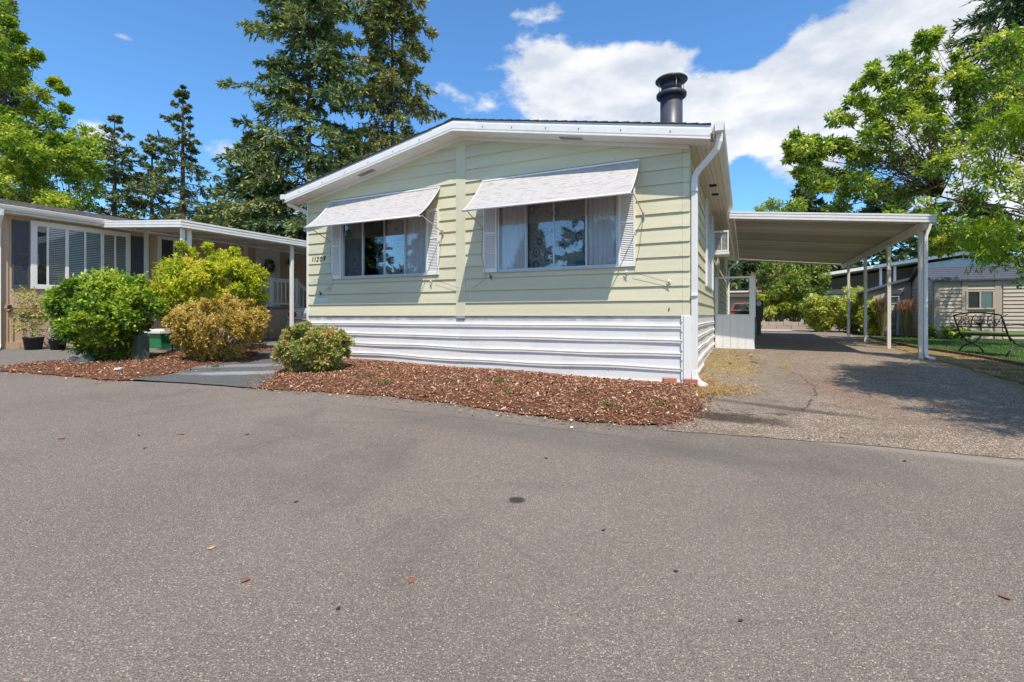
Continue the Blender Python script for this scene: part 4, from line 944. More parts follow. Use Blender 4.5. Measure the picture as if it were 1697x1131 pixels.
def awning(x0, x1, label):
    t = thingH('window_awning', label, 'awning', (x0 + x1) / 2, -.03, 3.41, 'white slatted window awnings')
    zt, dep, drop = 3.405, .60, .575; n = 17
    def pf(s): return -.03 - dep * s, zt - drop * (1.32 * s - .32 * s * s)
    for i in range(n):
        a, b = i / n, (i + 1) / n; (ya, za), (yb, zb) = pf(a), pf(b); yb2, zb2 = pf(min(1, b + .012))
        vs = [(x0, ya, za), (x1, ya, za), (x1, yb2, zb2 + .003), (x0, yb2, zb2 + .003), (x0, ya - .004, za - .012), (x1, ya - .004, za - .012), (x1, yb2, zb2 - .004), (x0, yb2, zb2 - .004)]
        MB().add(vs, [(0, 1, 2, 3), (7, 6, 5, 4), (0, 4, 5, 1), (1, 5, 6, 2), (2, 6, 7, 3), (3, 7, 4, 0)]).build('slat', M_AWN, t)
    ye, ze = pf(1)
    MB().tube([(x0 - .01, ye - .012, ze - .012), (x1 + .01, ye - .012, ze - .012)], .016, 8).build('front_bar', M_WHITE2, t)
    MB().box(x0, -.045, zt - .004, x1, -.012, zt + .022).build('wall_rail', M_WHITE2, t)
    for xx in (x0, x1):   # end ribs following the curve
        MB().tube([(xx, *pf(s)) for s in np.linspace(0, 1, 9)], .008, 5).build('end_rib', M_WHITE2, t)
    for k in (.25, .5, .75):
        xx = x0 + (x1 - x0) * k; MB().tube([(xx, pf(s)[0], pf(s)[1] - .014) for s in np.linspace(0.02, 1, 7)], .006, 5).build('rib', M_ALU, t)
    for xx, s in ((x0 + .02, 1), (x1 - .01, -1)):
        xe = xx + (.07 if s < 0 else -.0)
        MB().tube([(xx, ye, ze - .02), (xx + (.03 if s < 0 else 0), ye + .08, ze - .0), (xe, -.04, 2.64)], .008, 6).build('support_arm', M_ALU, t)
        MB().box(xe - .015, -.04, 2.60, xe + .015, -.018, 2.68).build('arm_bracket', M_ALU, t)
        MB().tube([(xe, -.05, 2.63), (xx - .02 * s, -.055, 2.2), (xx + .06 * s, -.05, 1.84), (xx + (.4 if s < 0 else -.18), -.05, 1.69)], .0025, 4).build('cord', M_DARK, t)
    return t
awning(-6.475, -3.99, 'white slatted metal awning over the window beside the house number, left of the batten')
awning(-3.165, -.655, 'white slatted metal awning with grey grime over the window nearest the downspout corner')

# bricks at the front corner
bme = MB().box(-.085, -.045, 0, .085, .045, .06).build('brick_mesh_source', M_BRICK); bmesh_data = bme.data; bpy.data.objects.remove(bme)
for x, y, rz, lab in ((-.235, -.14, .35, 'chipped red brick by the skirting corner, left one of two'), (.03, -.105, -.12, 'red brick under the corner post, beside the downspout elbow')):
    o = bpy.data.objects.new('brick', bmesh_data); COL.objects.link(o); X, Y = h2w(x, y); o.location = (X, Y, gh(x, y) + .055); o.rotation_euler = (0, 0, HROT + rz); tag(o, lab, 'brick', 'red bricks at the house corner')

# window air conditioner
ac = thingH('air_conditioner', 'beige window air conditioner sticking out of the side wall under the eave', 'air conditioner', .02, 4.75, 2.62)
MB().box(.03, 4.72, 2.64, .35, 5.3, 3.10).build('casing', M_SOFFIT, ac, .006)
mb = MB(); mb.box(.05, 4.700, 2.64, .36, 4.722, 2.675); mb.box(.05, 4.700, 3.07, .36, 4.722, 3.105); mb.box(.33, 4.700, 2.675, .36, 4.722, 3.07); mb.box(.05, 4.700, 2.675, .07, 4.722, 3.07); mb.box(.2, 4.700, 2.675, .215, 4.722, 3.07)
mb.build('face_frame', M_WHITE, ac)
MB().box(.02, 4.70, 2.585, .37, 5.3, 2.635).build('drip_tray', M_WHITE, ac)
mb = MB()
for k in range(14): mb.box(.07, 4.716, 2.69 + k * .027, .33, 4.7195, 2.70 + k * .027)
mb.build('side_vents', M_DARK, ac, kind='stuff')

# porch screen panel beside the house
ps = thingH('porch_screen', 'white boarded porch panel with an open upper frame, against the side wall', 'porch', .42, 5.8)
zb = gh(.4, 5.8) - .02
for i in range(5):
    a = .035 + i * .166; MB().box(a, 5.78, zb, a + .161, 5.80, 1.235).build('vertical_board', M_WHITE2, ps)
MB().box(.02, 5.80, zb, .87, 5.82, 1.235).build('backing', M_WHITE2, ps)
MB().box(.02, 5.77, 1.236, .86, 5.85, 1.265).build('sill_cap', M_WHITE, ps, .004)
MB().box(.02, 5.775, 1.266, .09, 5.84, 2.12).build('frame_post', M_WHITE, ps, .004)
MB().box(.77, 5.755, 1.20, .90, 5.84, 2.12).build('frame_post', M_WHITE, ps, .004)
MB().box(.02, 5.765, 2.122, .90, 5.845, 2.165).build('top_rail', M_WHITE, ps, .004)
MB().box(.85, 5.86, zb, .89, 7.6, 1.25).build('side_panel', M_WHITE2, ps)
MB().box(.02, 5.86, zb, .85, 7.6, 1.18).build('porch_deck', M_WOOD, ps)

# ------------------------------------------------------------------ carport
cp = thingH('carport', 'white aluminium carport with a ribbed roof on four posts beside the green house', 'carport', 3.8, 5.0)
Y0, Y1, XA, XB = 4.62, 13.5, .47, 3.86
cz = lambda x: 3.40 - (x - .35) * .107
npan = 31
for i in range(npan):
    y = Y0 + .04 + i * (Y1 - Y0 - .08) / npan; w = (Y1 - Y0 - .08) / npan
    vs = []
    for x in (XA, XB - .06): vs += [(x, y + .001, cz(x) + .085), (x, y + .004, cz(x)), (x, y + w * .36, cz(x) + .004), (x, y + w * .40, cz(x) + .03), (x, y + w * .48, cz(x) + .03), (x, y + w * .52, cz(x) + .004), (x, y + w * .76, cz(x)), (x, y + w * .77, cz(x) + .085), (x, y + w, cz(x) + .085)]
    MB().add(vs, [(k, k + 1, k + 10, k + 9) for k in range(8)]).build('roof_pan', M_PAN, cp)
def cfas(x0, x1, y, dirn):
    zz = [(.0, -.055), (.02, -.055), (.02, -.02), (.012, -.012), (.024, .0), (.024, .035), (.012, .045), (.026, .06), (.026, .095), (.0, .10)]
    vs = [(x0, y - d * dirn, cz(x0) + z) for d, z in zz] + [(x1, y - d * dirn, cz(x1) + z) for d, z in zz]; n = len(zz)
    return MB().add(vs, [(i, (i + 1) % n, (i + 1) % n + n, i + n) for i in range(n)] + [tuple(range(n)), tuple(range(2 * n - 1, n - 1, -1))])
cfas(XA - .1, XB + .02, Y0, 1).build('front_fascia', M_WHITE, cp); cfas(XA - .1, XB + .02, Y1, -1).build('rear_fascia', M_SOFFIT, cp)
MB().box(XB - .06, Y0, cz(XB) - .055, XB - .045, Y1, cz(XB) + .10).build('side_fascia', M_WHITE, cp)
gutter(XB - .045, XB + .05, Y0 + .03, Y1, cz(XB) - .03, cz(XB) + .09).build('side_gutter', M_WHITE, cp)
MB().box(3.72, Y0 + .1, cz(3.76) - .16, 3.80, Y1 - .05, cz(3.76) - .005).build('beam', M_SOFFIT, cp, .004)
for y in (5.02, 7.35, 9.85, 12.35):
    z0 = gh(3.76, y) - .03; mb = MB(); mb.box(3.725, y - .04, z0, 3.795, y + .04, cz(3.76) - .162); mb.box(3.708, y - .055, cz(3.76) - .24, 3.722, y + .055, cz(3.76) - .06)
    mb.build('post', M_SOFFIT, cp, .005)
MB().tube([(3.89, 4.98, cz(XB) - .03), (3.87, 4.98, cz(XB) - .12), (3.828, 4.98, cz(XB) - .25), (3.826, 4.98, 1.0), (3.826, 4.98, .52), (3.84, 4.965, .44), (3.89, 4.94, .42), (3.95, 4.90, .412)], .03, sq=(.055, .06)).build('downspout', M_WHITE2, cp, .005)
mb = MB()
for k in range(8): mb.box(3.796, 4.943, .50 + k * .02, 3.868, 5.017, .506 + k * .02)
mb.build('elbow_ribs', M_WHITE2, cp, kind='stuff')
MB().box(.35, Y0, cz(.47) - .03, XA - .005, Y1, cz(.47) + .1).build('wall_hanger', M_SOFFIT, cp)

# ------------------------------------------------------------------ the tan house on the left
nh = thingH('manufactured_home', 'tan manufactured home with charcoal shutters and brown shingle roof, cut by the left edge', 'house', -13.55, -2.2, .5)
NX = -13.55; NY0, NY1 = -2.3, 15.0
nmap = lambda u, d, z: (NX + d, u, z)
MB().box(NX - 7.2, NY0, .45, NX, NY1, 3.44).build('wall', M_TAN, nh)
def nbx(a, b, c, d, t0, t1): return (NX + t0, a, c, NX + t1, b, d)
mbw = MB()
for u in np.arange(NY0 + .2, 11, .203):
    mbw.box(*nbx(u, u + .008, .65, 3.4, .0, .0025))
mbw.build('siding_grooves', mat('groove_brown', (.33, .21, .13), rough=.8), nh, kind='stuff')
for a, b, c, d in ((NY0 - .02, NY0 + .10, .5, 3.44), (-2.16, -2.12, .6, 1.35), (1.6, 1.7, .6, 3.42)): MB().box(*nbx(a, b, c, d, .0, .02)).build('trim_board', M_TAN2, nh)
MB().box(*nbx(NY0, 3.0, 1.40, 1.47, .021, .04)).build('belt_board', M_TAN2, nh); MB().box(*nbx(NY0, 3.0, 1.34, 1.40, .0, .028)).build('belt_board', M_TAN2, nh)
MB().box(*nbx(NY0, 3.0, .47, .66, .0, .03)).build('base_board', M_TAN2, nh)
MB().box(*nbx(-2.02, -1.55, 1.18, 1.30, .0, .012)).build('crawl_vent', M_DARK, nh)
MB().box(*nbx(-2.22, -2.16, 1.33, 1.46, .028, .07)).build('outlet_box', M_DARK, nh)
def nshut(a, b, c, d):
    mb = MB(); mb.box(*nbx(a, b, c, d, .0, .02)); mb.box(*nbx(a, a + .03, c, d, .021, .035)); mb.box(*nbx(b - .03, b, c, d, .021, .035))
    for z in (c, (c + d) / 2 - .03, d - .06): mb.box(*nbx(a + .03, b - .03, z, z + .06, .021, .034))
    s = mb.build('shutter', M_SHUT, nh); lv = MB(); n = int((d - c) / .035)
    for i in range(1, n - 1): lv.box(*nbx(a + .03, b - .03, c + i * .035, c + i * .035 + .012, .02, .028))
    lv.build('louvres', M_SHUT, s, kind='stuff')
nshut(-2.14, -1.86, 1.84, 3.30); nshut(.12, .395, 1.84, 3.28)
# big window in three bays
fr = MB(); a, b, c, d = -1.84, .09, 1.83, 3.34
for q in ((a, b, d - .11, d), (a, b, c, c + .10), (a, a + .11, c + .1, d - .11), (b - .1, b, c + .1, d - .11), (-1.235, -1.17, c + .1, d - .11), (-.545, -.48, c + .1, d - .11)): fr.box(*nbx(*q, .0, .045))
W = fr.build('window', M_WHITE2, nh, .003)
for (p, q, blind) in ((-1.73, -1.235, M_BLIND), (-1.17, -.545, M_BLIND2), (-.48, -.01, M_BLIND)):
    MB().box(*nbx(p, q, c + .1, d - .11, .028, .031)).build('pane', M_GLASS, W)
    MB().box(*nbx(p + .16 if p < -1.5 else (p + q) / 2 - .02, (p + .2 if p < -1.5 else (p + q) / 2 + .02), c + .1, d - .11, .032, .04)).build('sash_bar', M_WHITE2, W)
    MB().box(*nbx(p, q, c + .1, d - .11, .001, .004)).build('window_shade', mat('window_dark', (.06, .065, .07), rough=.5), W)
    mb = MB()
    for i in range(31):
        z = c + .11 + i * .042; x0_ = p + .005 if blind is M_BLIND2 or p > -1 else p + .2
        mb.add([(NX + .022, x0_, z), (NX + .022, q - .005, z), (NX + .012, q - .005, z + .030), (NX + .012, x0_, z + .030)], [(0, 1, 2, 3)])
    mb.build('blind_slats', blind, W, kind='stuff')
# second window, partly behind the carport posts
fr = MB(); a, b, c, d = .74, 1.45, 2.2, 3.38
for q in ((a, b, d - .08, d), (a, b, c, c + .08), (a, a + .09, c + .08, d - .08), (b - .09, b, c + .08, d - .08), (1.13, 1.17, c + .08, d - .08)): fr.box(*nbx(*q, .0, .04))
W2 = fr.build('window', M_WHITE2, nh, .003)
MB().box(*nbx(a + .09, b - .09, c + .08, d - .08, .002, .006)).build('window_shade', mat('window_dark', (.06, .065, .07)), W2); MB().box(*nbx(a + .09, b - .09, c + .08, d - .08, .02, .024)).build('pane', M_GLASS, W2)
MB().box(*nbx(.40, .50, .52, 3.42, .0, .07)).build('white_corner_post', M_WHITE2, nh, .004)
MB().box(*nbx(3.24, 3.36, .6, 3.42, .0, .03)).build('wall_batten', M_WHITE2, nh)
# front door with wreath
dr = MB().box(*nbx(3.72, 4.46, 1.5, 3.37, .0, .03)).build('door', M_DOOR, nh)
mb = MB(); mb.box(*nbx(3.65, 3.72, 1.5, 3.44, .0, .055)); mb.box(*nbx(4.46, 4.53, 1.5, 3.44, .0, .055)); mb.box(*nbx(3.72, 4.46, 3.37, 3.44, .0, .055)); mb.build('door_frame', M_DOOR, dr)
for (a, b, c, d) in ((3.80, 4.06, 2.55, 3.27), (4.12, 4.38, 2.55, 3.27), (3.80, 4.06, 1.65, 2.42), (4.12, 4.38, 1.65, 2.42)): MB().box(*nbx(a, b, c, d, .03, .036)).build('door_panel', M_DOOR, dr, .004)
MB().tube([(NX + .03, 4.40, 2.42), (NX + .08, 4.40, 2.42)], .022, 10).build('door_knob', M_CHROME, dr)
rgw = np.random.default_rng(3); n = 700; a_ = rgw.uniform(0, 2 * np.pi, n); rr_ = .16 + rgw.normal(0, .035, n)
P = np.stack([rgw.uniform(.03, .1, n), rr_ * np.cos(a_), rr_ * np.sin(a_)], 1); D = unit(rgw.normal(0, 1, (n, 3)) + np.array([.5, 0, 0])); S = unit(rgw.normal(0, 1, (n, 3)))
wr = thingH('wreath', 'round wreath of dried yellow and brown leaves hanging on the white door', 'wreath', NX + .03, 4.09, 2.86)
np_mesh('leaves', kites(P, D, S, rgw.uniform(.03, .07, n), rgw.uniform(.008, .02, n)), np.arange(n * 4).reshape(-1, 4), np.repeat(rgw.random(n), 4), attr_mat('wreath_leaves', [(0, (.02, .02, .01)), (.4, (.09, .06, .03)), (.75, (.28, .2, .05)), (1, (.5, .4, .2))]), wr)
MB().tube([(NX + .06, 4.09 + .15 * math.cos(t), 2.86 + .15 * math.sin(t)) for t in np.linspace(0, 2 * math.pi, 17)], .02, 6, False).build('hoop', M_WOOD, wr)
lamp = thingH('wall_lantern', 'dark wall lantern on the tan wall right of the white door', 'lamp', NX, 4.85, 3.02)
MB().lathe((NX + .13, 4.86, 2.98), [(.03, -.02), (.065, .0), (.075, .12), (.09, .13), (.03, .2), (.01, .23)], 10).build('lantern_body', M_BLACK, lamp)
MB().tube([(NX, 4.86, 3.02), (NX + .06, 4.86, 3.16), (NX + .13, 4.86, 3.18)], .012, 6).build('bracket', M_BLACK, lamp)
MB().lathe((NX + .13, 4.86, 2.88), [(.035, 0), (.05, .03), (.045, .09)], 10).build('lamp_glass', M_BLIND, lamp)
# eave, gutter, roof
MB().box(NX, NY0 - .35, 3.40, NX + .30, NY1, 3.435).build('soffit', M_WHITE, nh)
MB().box(NX + .30, NY0 - .4, 3.385, NX + .325, NY1, 3.52).build('fascia', M_WHITE, nh)
gutter(NX + .327, NX + .44, NY0 - .4, NY1, 3.43, 3.535).build('gutter', M_WHITE2, nh)
MB().tube([(NX + .38, -2.42, 3.43), (NX + .37, -2.42, 3.33), (NX + .22, -2.40, 3.2), (NX + .07, -2.36, 3.1), (NX + .06, -2.36, 2.9), (NX + .06, -2.36, .62), (NX + .12, -2.38, .55), (NX + .3, -2.45, .53)], .03, sq=(.075, .06)).build('downspout', M_WHITE2, nh, .005)
nrz = lambda x: 3.535 + (NX + .36 - x) * .20
MB().prism([(NX + .36, NY0 - .38, 3.50), (NX + .36, NY0 - .38, 3.53), (NX - 3.6, NY0 - .38, nrz(NX - 3.6)), (NX - 7.56, NY0 - .38, 3.53), (NX - 7.56, NY0 - .38, 3.50), (NX - 3.6, NY0 - .38, nrz(NX - 3.6) - .12)], (0, NY1 - NY0 + .7, 0)).build('roof', M_WHITE, nh)
rdn = random.Random(8)
for k in range(28):   # shingle courses, each with its own uneven butt edge
    xa = NX + .39 - k * .142; xb = xa - .15
    mb = MB(); y = NY0 - .40
    while y < NY1 + .3:
        L = rdn.uniform(.25, .34); h = rdn.uniform(.008, .018); y2 = min(y + L, NY1 + .32); dx = rdn.uniform(0, .02)
        mb.add([(xa - dx, y, nrz(xa) + .004), (xa - dx, y2 - .004, nrz(xa) + .004), (xa - dx, y2 - .004, nrz(xa) + h + .006), (xa - dx, y, nrz(xa) + h + .006), (xb, y, nrz(xb) + .004), (xb, y2 - .004, nrz(xb) + .004)], [(0, 1, 2, 3), (3, 2, 5, 4), (0, 3, 4), (1, 5, 2)])
        y = y2
    mb.build('shingle_course', M_BRROOF, nh)
MB().box(NX - 3.9, 5.8, nrz(NX - 3.6) - .1, NX - 3.4, 6.5, nrz(NX - 3.6) + .12).build('roof_vent', M_WHITE2, nh)

# its carport cover
nc = thingH('carport', 'white flat ribbed carport cover along the tan house, on slim white posts', 'carport', -10.3, -.4)
QX0, QX1, QY0, QY1 = -13.2, -10.17, -.62, 14.0; qz = lambda x: 3.40 - (x - QX0) * .075
for i in range(46):
    w = (QY1 - QY0 - .1) / 46; y = QY0 + .05 + i * w; vs = []
    for x in (QX0, QX1 - .04): vs += [(x, y + .003, qz(x)), (x, y + w * .6, qz(x)), (x, y + w * .66, qz(x) + .05), (x, y + w - .006, qz(x) + .05), (x, y + w, qz(x))]
    MB().add(vs, [(k, k + 1, k + 6, k + 5) for k in range(4)]).build('roof_pan', M_PAN, nc)
def nfas(x0, x1, y):
    zz = [(.0, -.05), (.02, -.05), (.02, -.01), (.01, .0), (.022, .01), (.022, .05), (.01, .06), (.022, .07), (.022, .105), (.0, .11)]; n = len(zz)
    return MB().add([(x0, y - d, qz(x0) + z) for d, z in zz] + [(x1, y - d, qz(x1) + z) for d, z in zz], [(i, (i + 1) % n, (i + 1) % n + n, i + n) for i in range(n)] + [tuple(range(n)), tuple(range(2 * n - 1, n - 1, -1))])
nfas(QX0 - .05, QX1, QY0).build('front_fascia', M_WHITE, nc)
mb = MB(); z = qz(QX1); mb.box(QX1 - .02, QY0, z - .05, QX1 + .0, QY1, z + .11); mb.box(QX1 + .0, QY0 - .02, z - .05, QX1 + .02, QY1, z - .01); mb.box(QX1 + .0, QY0 - .02, z + .07, QX1 + .024, QY1, z + .11); mb.box(QX1 + .0, QY0 - .02, z + .01, QX1 + .018, QY1, z + .05)
mb.build('side_fascia', M_WHITE, nc)
for y, w in ((-.50, .07), (-.36, .07), (2.32, .075), (5.2, .075), (8.2, .075), (11.2, .075)): MB().box(-10.36, y - w / 2, gh(-10.3, y) - .03, -10.36 + w, y + w / 2, qz(-10.3) - .002).build('post', M_WHITE2, nc, .004)
MB().box(-10.38, QY0 + .03, qz(-10.3) - .055, -10.37 + .09, QY1, qz(-10.3) - .005).build('beam', M_WHITE2, nc)

# stoop with railings
st = thingH('porch_stairs', 'tan skirted stoop with white balustrade rails below the white door', 'stairs', -12.9, 3.7)
zg = gh(-12.9, 3.7)
MB().box(-13.5, 3.22, zg - .03, -12.32, 4.20, 1.44).build('stoop_skirt', M_TAN, st); MB().box(-13.52, 3.18, 1.442, -12.28, 4.24, 1.50).build('deck', M_WOOD, st)
for sgn, y0 in ((-1, 3.18), (1, 4.24)):
    for k in range(5):
        a = y0 + sgn * k * .27; MB().box(-13.45, a, zg - .03, -12.36, a + sgn * .268, 1.33 - k * .19).build('step', M_TAN, st)
def rail(p, q, n, nm='railing'):
    p, q = Vector(p), Vector(q); up = Vector((0, 0, 1)); mb = MB(); mb.bar(p + up * .86, q + up * .86, .07, .035); mb.bar(p + up * .10, q + up * .10, .035, .05); mb.bar(p + up * .80, q + up * .80, .035, .05)
    r_ = mb.build(nm, M_WHITE2, st)
    for k in range(n):
        c = p + (q - p) * (k + .5) / n; MB().bar(c + up * .12, c + up * .79, .032, .032, (0, 1, 0)).build('baluster', M_WHITE2, r_)
rail((-12.33, 3.26, 1.5), (-12.33, 4.16, 1.5), 6); rail((-12.33, 3.18, 1.47), (-12.33, 1.98, .63), 8); rail((-12.33, 4.24, 1.47), (-12.33, 5.4, .66), 8)
for y in (3.24, 4.18): MB().box(-12.375, y - .045, 1.5, -12.285, y + .045, 2.42).build('newel_post', M_WHITE2, st, .004)

# white car under the cover: rear end with four round lamps
car = thingH('parked_car', 'white low sports car seen from behind with four round tail lamps, beyond the slim post', 'car', -10.65, 5.2)
z0 = gh(-10.65, 4.5); cw = .92; cx = -10.68
secs = [(3.12, .60, .86, .70), (3.14, .40, .93, .90), (3.3, .22, .945, .95), (4.1, .2, .97, .98), (5.4, .2, .84, .97), (6.9, .24, .74, .93), (7.5, .35, .62, .80)]
mb = MB(); vs = []; ring = 12
for (y, zb, zt, wf) in secs:
    hw = cw * wf
    for (ax, az_) in ((-.8, 0), (-.97, .12), (-1, .35), (-1, .62), (-.94, .86), (-.8, 1), (.8, 1), (.94, .86), (1, .62), (1, .35), (.97, .12), (.8, 0)): vs.append((cx + hw * ax, y, z0 + zb + (zt - zb) * az_))
k = len(secs); fs = [(i * ring + j, i * ring + (j + 1) % ring, (i + 1) * ring + (j + 1) % ring, (i + 1) * ring + j) for i in range(k - 1) for j in range(ring)] + [tuple(range(ring)), tuple(range(k * ring - 1, (k - 1) * ring - 1, -1))]
body = mb.add(vs, fs, False).build('body', M_CAR, car, .03)
vs = []; secs2 = [(3.75, .955, .97, .70), (4.35, .94, 1.14, .66), (4.9, .94, 1.17, .62), (5.7, .86, .88, .68)]
for (y, zb, zt, wf) in secs2:
    for ax, az_ in ((-1, 0), (-.82, 1), (.82, 1), (1, 0)): vs.append((cx + cw * wf * ax, y, z0 + zb + (zt - zb) * az_))
MB().add(vs, [(i * 4 + j, i * 4 + (j + 1) % 4, i * 4 + 4 + (j + 1) % 4, i * 4 + 4 + j) for i in range(3) for j in range(4)] + [(0, 1, 2, 3), (15, 14, 13, 12)]).build('cabin', M_CGLASS, car, .02)
MB().box(cx - .80, 3.085, z0 + .585, cx + .80, 3.13, z0 + .60).build('bumper_line', M_DARK, car)
MB().box(cx - .62, 3.09, z0 + .17, cx + .62, 3.5, z0 + .395).build('lower_valance', M_TYRE, car, .02)
for dx in (-.66, -.44, .44, .66):
    t = MB().tube([(cx + dx, 3.135, z0 + .75), (cx + dx, 3.10, z0 + .75)], .082, 16).build('tail_lamp', M_CHROME, car); MB().tube([(cx + dx, 3.10, z0 + .75), (cx + dx, 3.09, z0 + .75)], .068, 16).build('lens', M_RED, t)
MB().box(cx - .16, 3.10, z0 + .66, cx + .16, 3.115, z0 + .78).build('plate_recess', M_SHADE, car)
for x in (cx - .82, cx + .82):
    for y in (3.95, 6.4):
        w_ = MB().tube([(x - .11, y, z0 + .32), (x + .11, y, z0 + .32)], .32, 20).build('wheel', M_TYRE, car); MB().tube([(x - .12, y, z0 + .32), (x + .12, y, z0 + .32)], .2, 14).build('rim', M_ALU, w_)
for x in (-.25, -.15, .15, .25): MB().tube([(cx + x, 3.2, z0 + .25), (cx + x, 3.06, z0 + .25)], .03, 8).build('exhaust_pipe', M_CHROME, car)

# ------------------------------------------------------------------ shed, bench and things on the lawn
sh = thingH('garden_shed', 'taupe resin garden shed with slate grey roof and small window on the lawn', 'shed', 7.8, 13.6)
SX0, SX1, SY0, SY1 = 6.13, 9.9, 12.93, 15.4; zs = gh(7, 13) - .02; SE = 2.34
def sboards(u0, u1, z0, z1, mp, skip=()):
    n = int((z1 - z0) / .118)
    for i in range(n):
        a = z0 + i * .118; b = a + .106; segs = [(u0, u1)]
        for (p, q, c, d) in skip:
            if a < d and b > c: segs = [s for (s0, s1) in segs for s in ((s0, min(s1, p)), (max(s0, q), s1)) if s[1] - s[0] > .02]
        mb = MB()
        for s0, s1 in segs:
            vs = [mp(s0, .034, a), mp(s1, .034, a), mp(s1, .010, b), mp(s0, .010, b), mp(s0, -.01, a), mp(s1, -.01, a), mp(s1, -.01, b), mp(s0, -.01, b)]
            mb.add(vs, [(0, 1, 2, 3), (7, 6, 5, 4), (0, 4, 5, 1), (1, 5, 6, 2), (2, 6, 7, 3), (3, 7, 4, 0)])
        if mb.v: mb.build('wall_plank', M_SHED, sh)
fm = lambda u, d, z: (u, SY0 - d, z); lm = lambda u, d, z: (SX0 - d, u, z)
wn = (6.90, 7.58, 1.42, 2.02)
sboards(SX0 + .12, 6.80, zs + .05, SE - .1, fm); sboards(6.96, 7.52, zs + .05, 1.38, fm); sboards(6.90, 7.58, 2.05, SE - .05, fm); sboards(7.78, 9.7, zs + .05, SE - .1, fm)
sboards(SY0 + .1, SY1 - .1, zs + .05, SE, lm)
MB().box(SX0, SY0, zs, SX1, SY1, SE).build('wall', M_SHEDTRIM, sh)
MB().add([(SX0, SY0, SE), (SX0, SY1, SE), (SX0, (SY0 + SY1) / 2, SE + .48), (SX0 + .05, SY0, SE), (SX0 + .05, SY1, SE), (SX0 + .05, (SY0 + SY1) / 2, SE + .48)], [(0, 1, 2), (5, 4, 3), (0, 3, 4, 1), (1, 4, 5, 2), (2, 5, 3, 0)]).build('gable', M_SHED, sh)
for x in (SX0 - .01, 6.80, 7.58, 9.75): MB().box(x, SY0 - .035, zs, x + .15, SY0 - .0, SE - .02).build('wall_pilaster', M_SHEDTRIM, sh, .01)
for y in (SY0 + .0, SY1 - .1): MB().box(SX0 - .035, y, zs, SX0 - .0, y + .1, SE).build('wall_pilaster', M_SHEDTRIM, sh)
ym = (SY0 + SY1) / 2
for i in range(3):
    a = SX0 - .12 + i * 1.32; b = a + 1.31
    for (ya, yb, za, zb_) in ((SY0 - .12, ym, SE - .02, SE + .52), (SY1 + .12, ym, SE - .02, SE + .52)):
        MB().prism([(a, ya, za), (a, yb, zb_), (a, yb, zb_ + .04), (a, ya, za + .05)], (b - a, 0, 0)).build('roof_panel', M_SHEDROOF, sh)
    for kk in range(1, 7):
        f_ = kk / 7; yy = SY0 - .12 + (ym - SY0 + .12) * f_; zz = SE + .03 + .54 * f_
        MB().bar((a, yy, zz), (b, yy, zz), .01, .018).build('roof_rib', M_SHEDROOF, sh)
W = MB(); a, b, c, d = wn
for q in ((a, b, c, c + .05), (a, b, d - .05, d), (a, a + .05, c + .05, d - .05), (b - .05, b, c + .05, d - .05), ((a + b) / 2 - .02, (a + b) / 2 + .02, c + .05, d - .05)): W.box(q[0], SY0 - .05, q[2], q[1], SY0 - .0, q[3])
W = W.build('window', M_SHED, sh, .006)
MB().box(a + .05, SY0 - .02, c + .05, b - .05, SY0 - .012, d - .05).build('pane', M_GLASS, W); MB().box(a + .05, SY0 - .0105, c + .05, b - .05, SY0 - .002, d - .05).build('window_lining', mat('shed_blind', (.36, .29, .23)), W)
for i in range(3): MB().box(SX0 - .03, SY0 + .75 + i * .04, 2.15 + .0, SX0 - .022, SY0 + .77 + i * .04, 2.5).build('gable_vent', M_SHEDTRIM, sh)
# lower lean-to shed to its left with a ladder hung on it
sh2 = thingH('lean_to_shed', 'low taupe lean-to with grey roof left of the garden shed', 'shed', 5.5, 16.5)
MB().prism([(4.95, 15.2, .5), (6.1, 15.2, .5), (6.1, 15.2, 2.52), (4.95, 15.2, 2.12)], (0, 2.2, 0)).build('wall', M_SHEDTRIM, sh2)
MB().prism([(4.75, 15.05, 2.09), (6.15, 15.05, 2.56), (6.15, 15.05, 2.62), (4.75, 15.05, 2.16)], (0, 2.5, 0)).build('roof', M_SHEDROOF, sh2)
for i in range(5): MB().box(4.97 + i * .225, 15.17, .5, 5.18 + i * .225, 15.198, 2.06 + i * .06).build('wall_plank', M_SHED, sh2)
lad = thingH('ladder', 'folded silver and blue step ladder leaning against the lean-to', 'ladder', 5.55, 15.0)
lz = gh(5.5, 15)
for x in (5.30, 5.62): MB().bar((x, 14.85, lz), (x + .12, 15.12, 2.15), .05, .03).build('rail', M_BLUE, lad)
for i in range(6): f_ = (i + .7) / 6.6; MB().bar((5.30 + .12 * f_, 14.85 + .27 * f_ - .02, lz + (2.15 - lz) * f_), (5.62 + .12 * f_, 14.85 + .27 * f_ - .02, lz + (2.15 - lz) * f_), .06, .025).build('step', M_BLUE, lad)
MB().box(5.38, 15.02, 2.0, 5.80, 15.16, 2.17).build('top_cap', M_SHEDROOF, lad)

# bench
be = thingW('garden_bench', 'black metal garden bench with scrollwork back and green cushion on the lawn', 'bench', (9.66, 10.52, g(9.66, 10.52) + .015), R(-86))
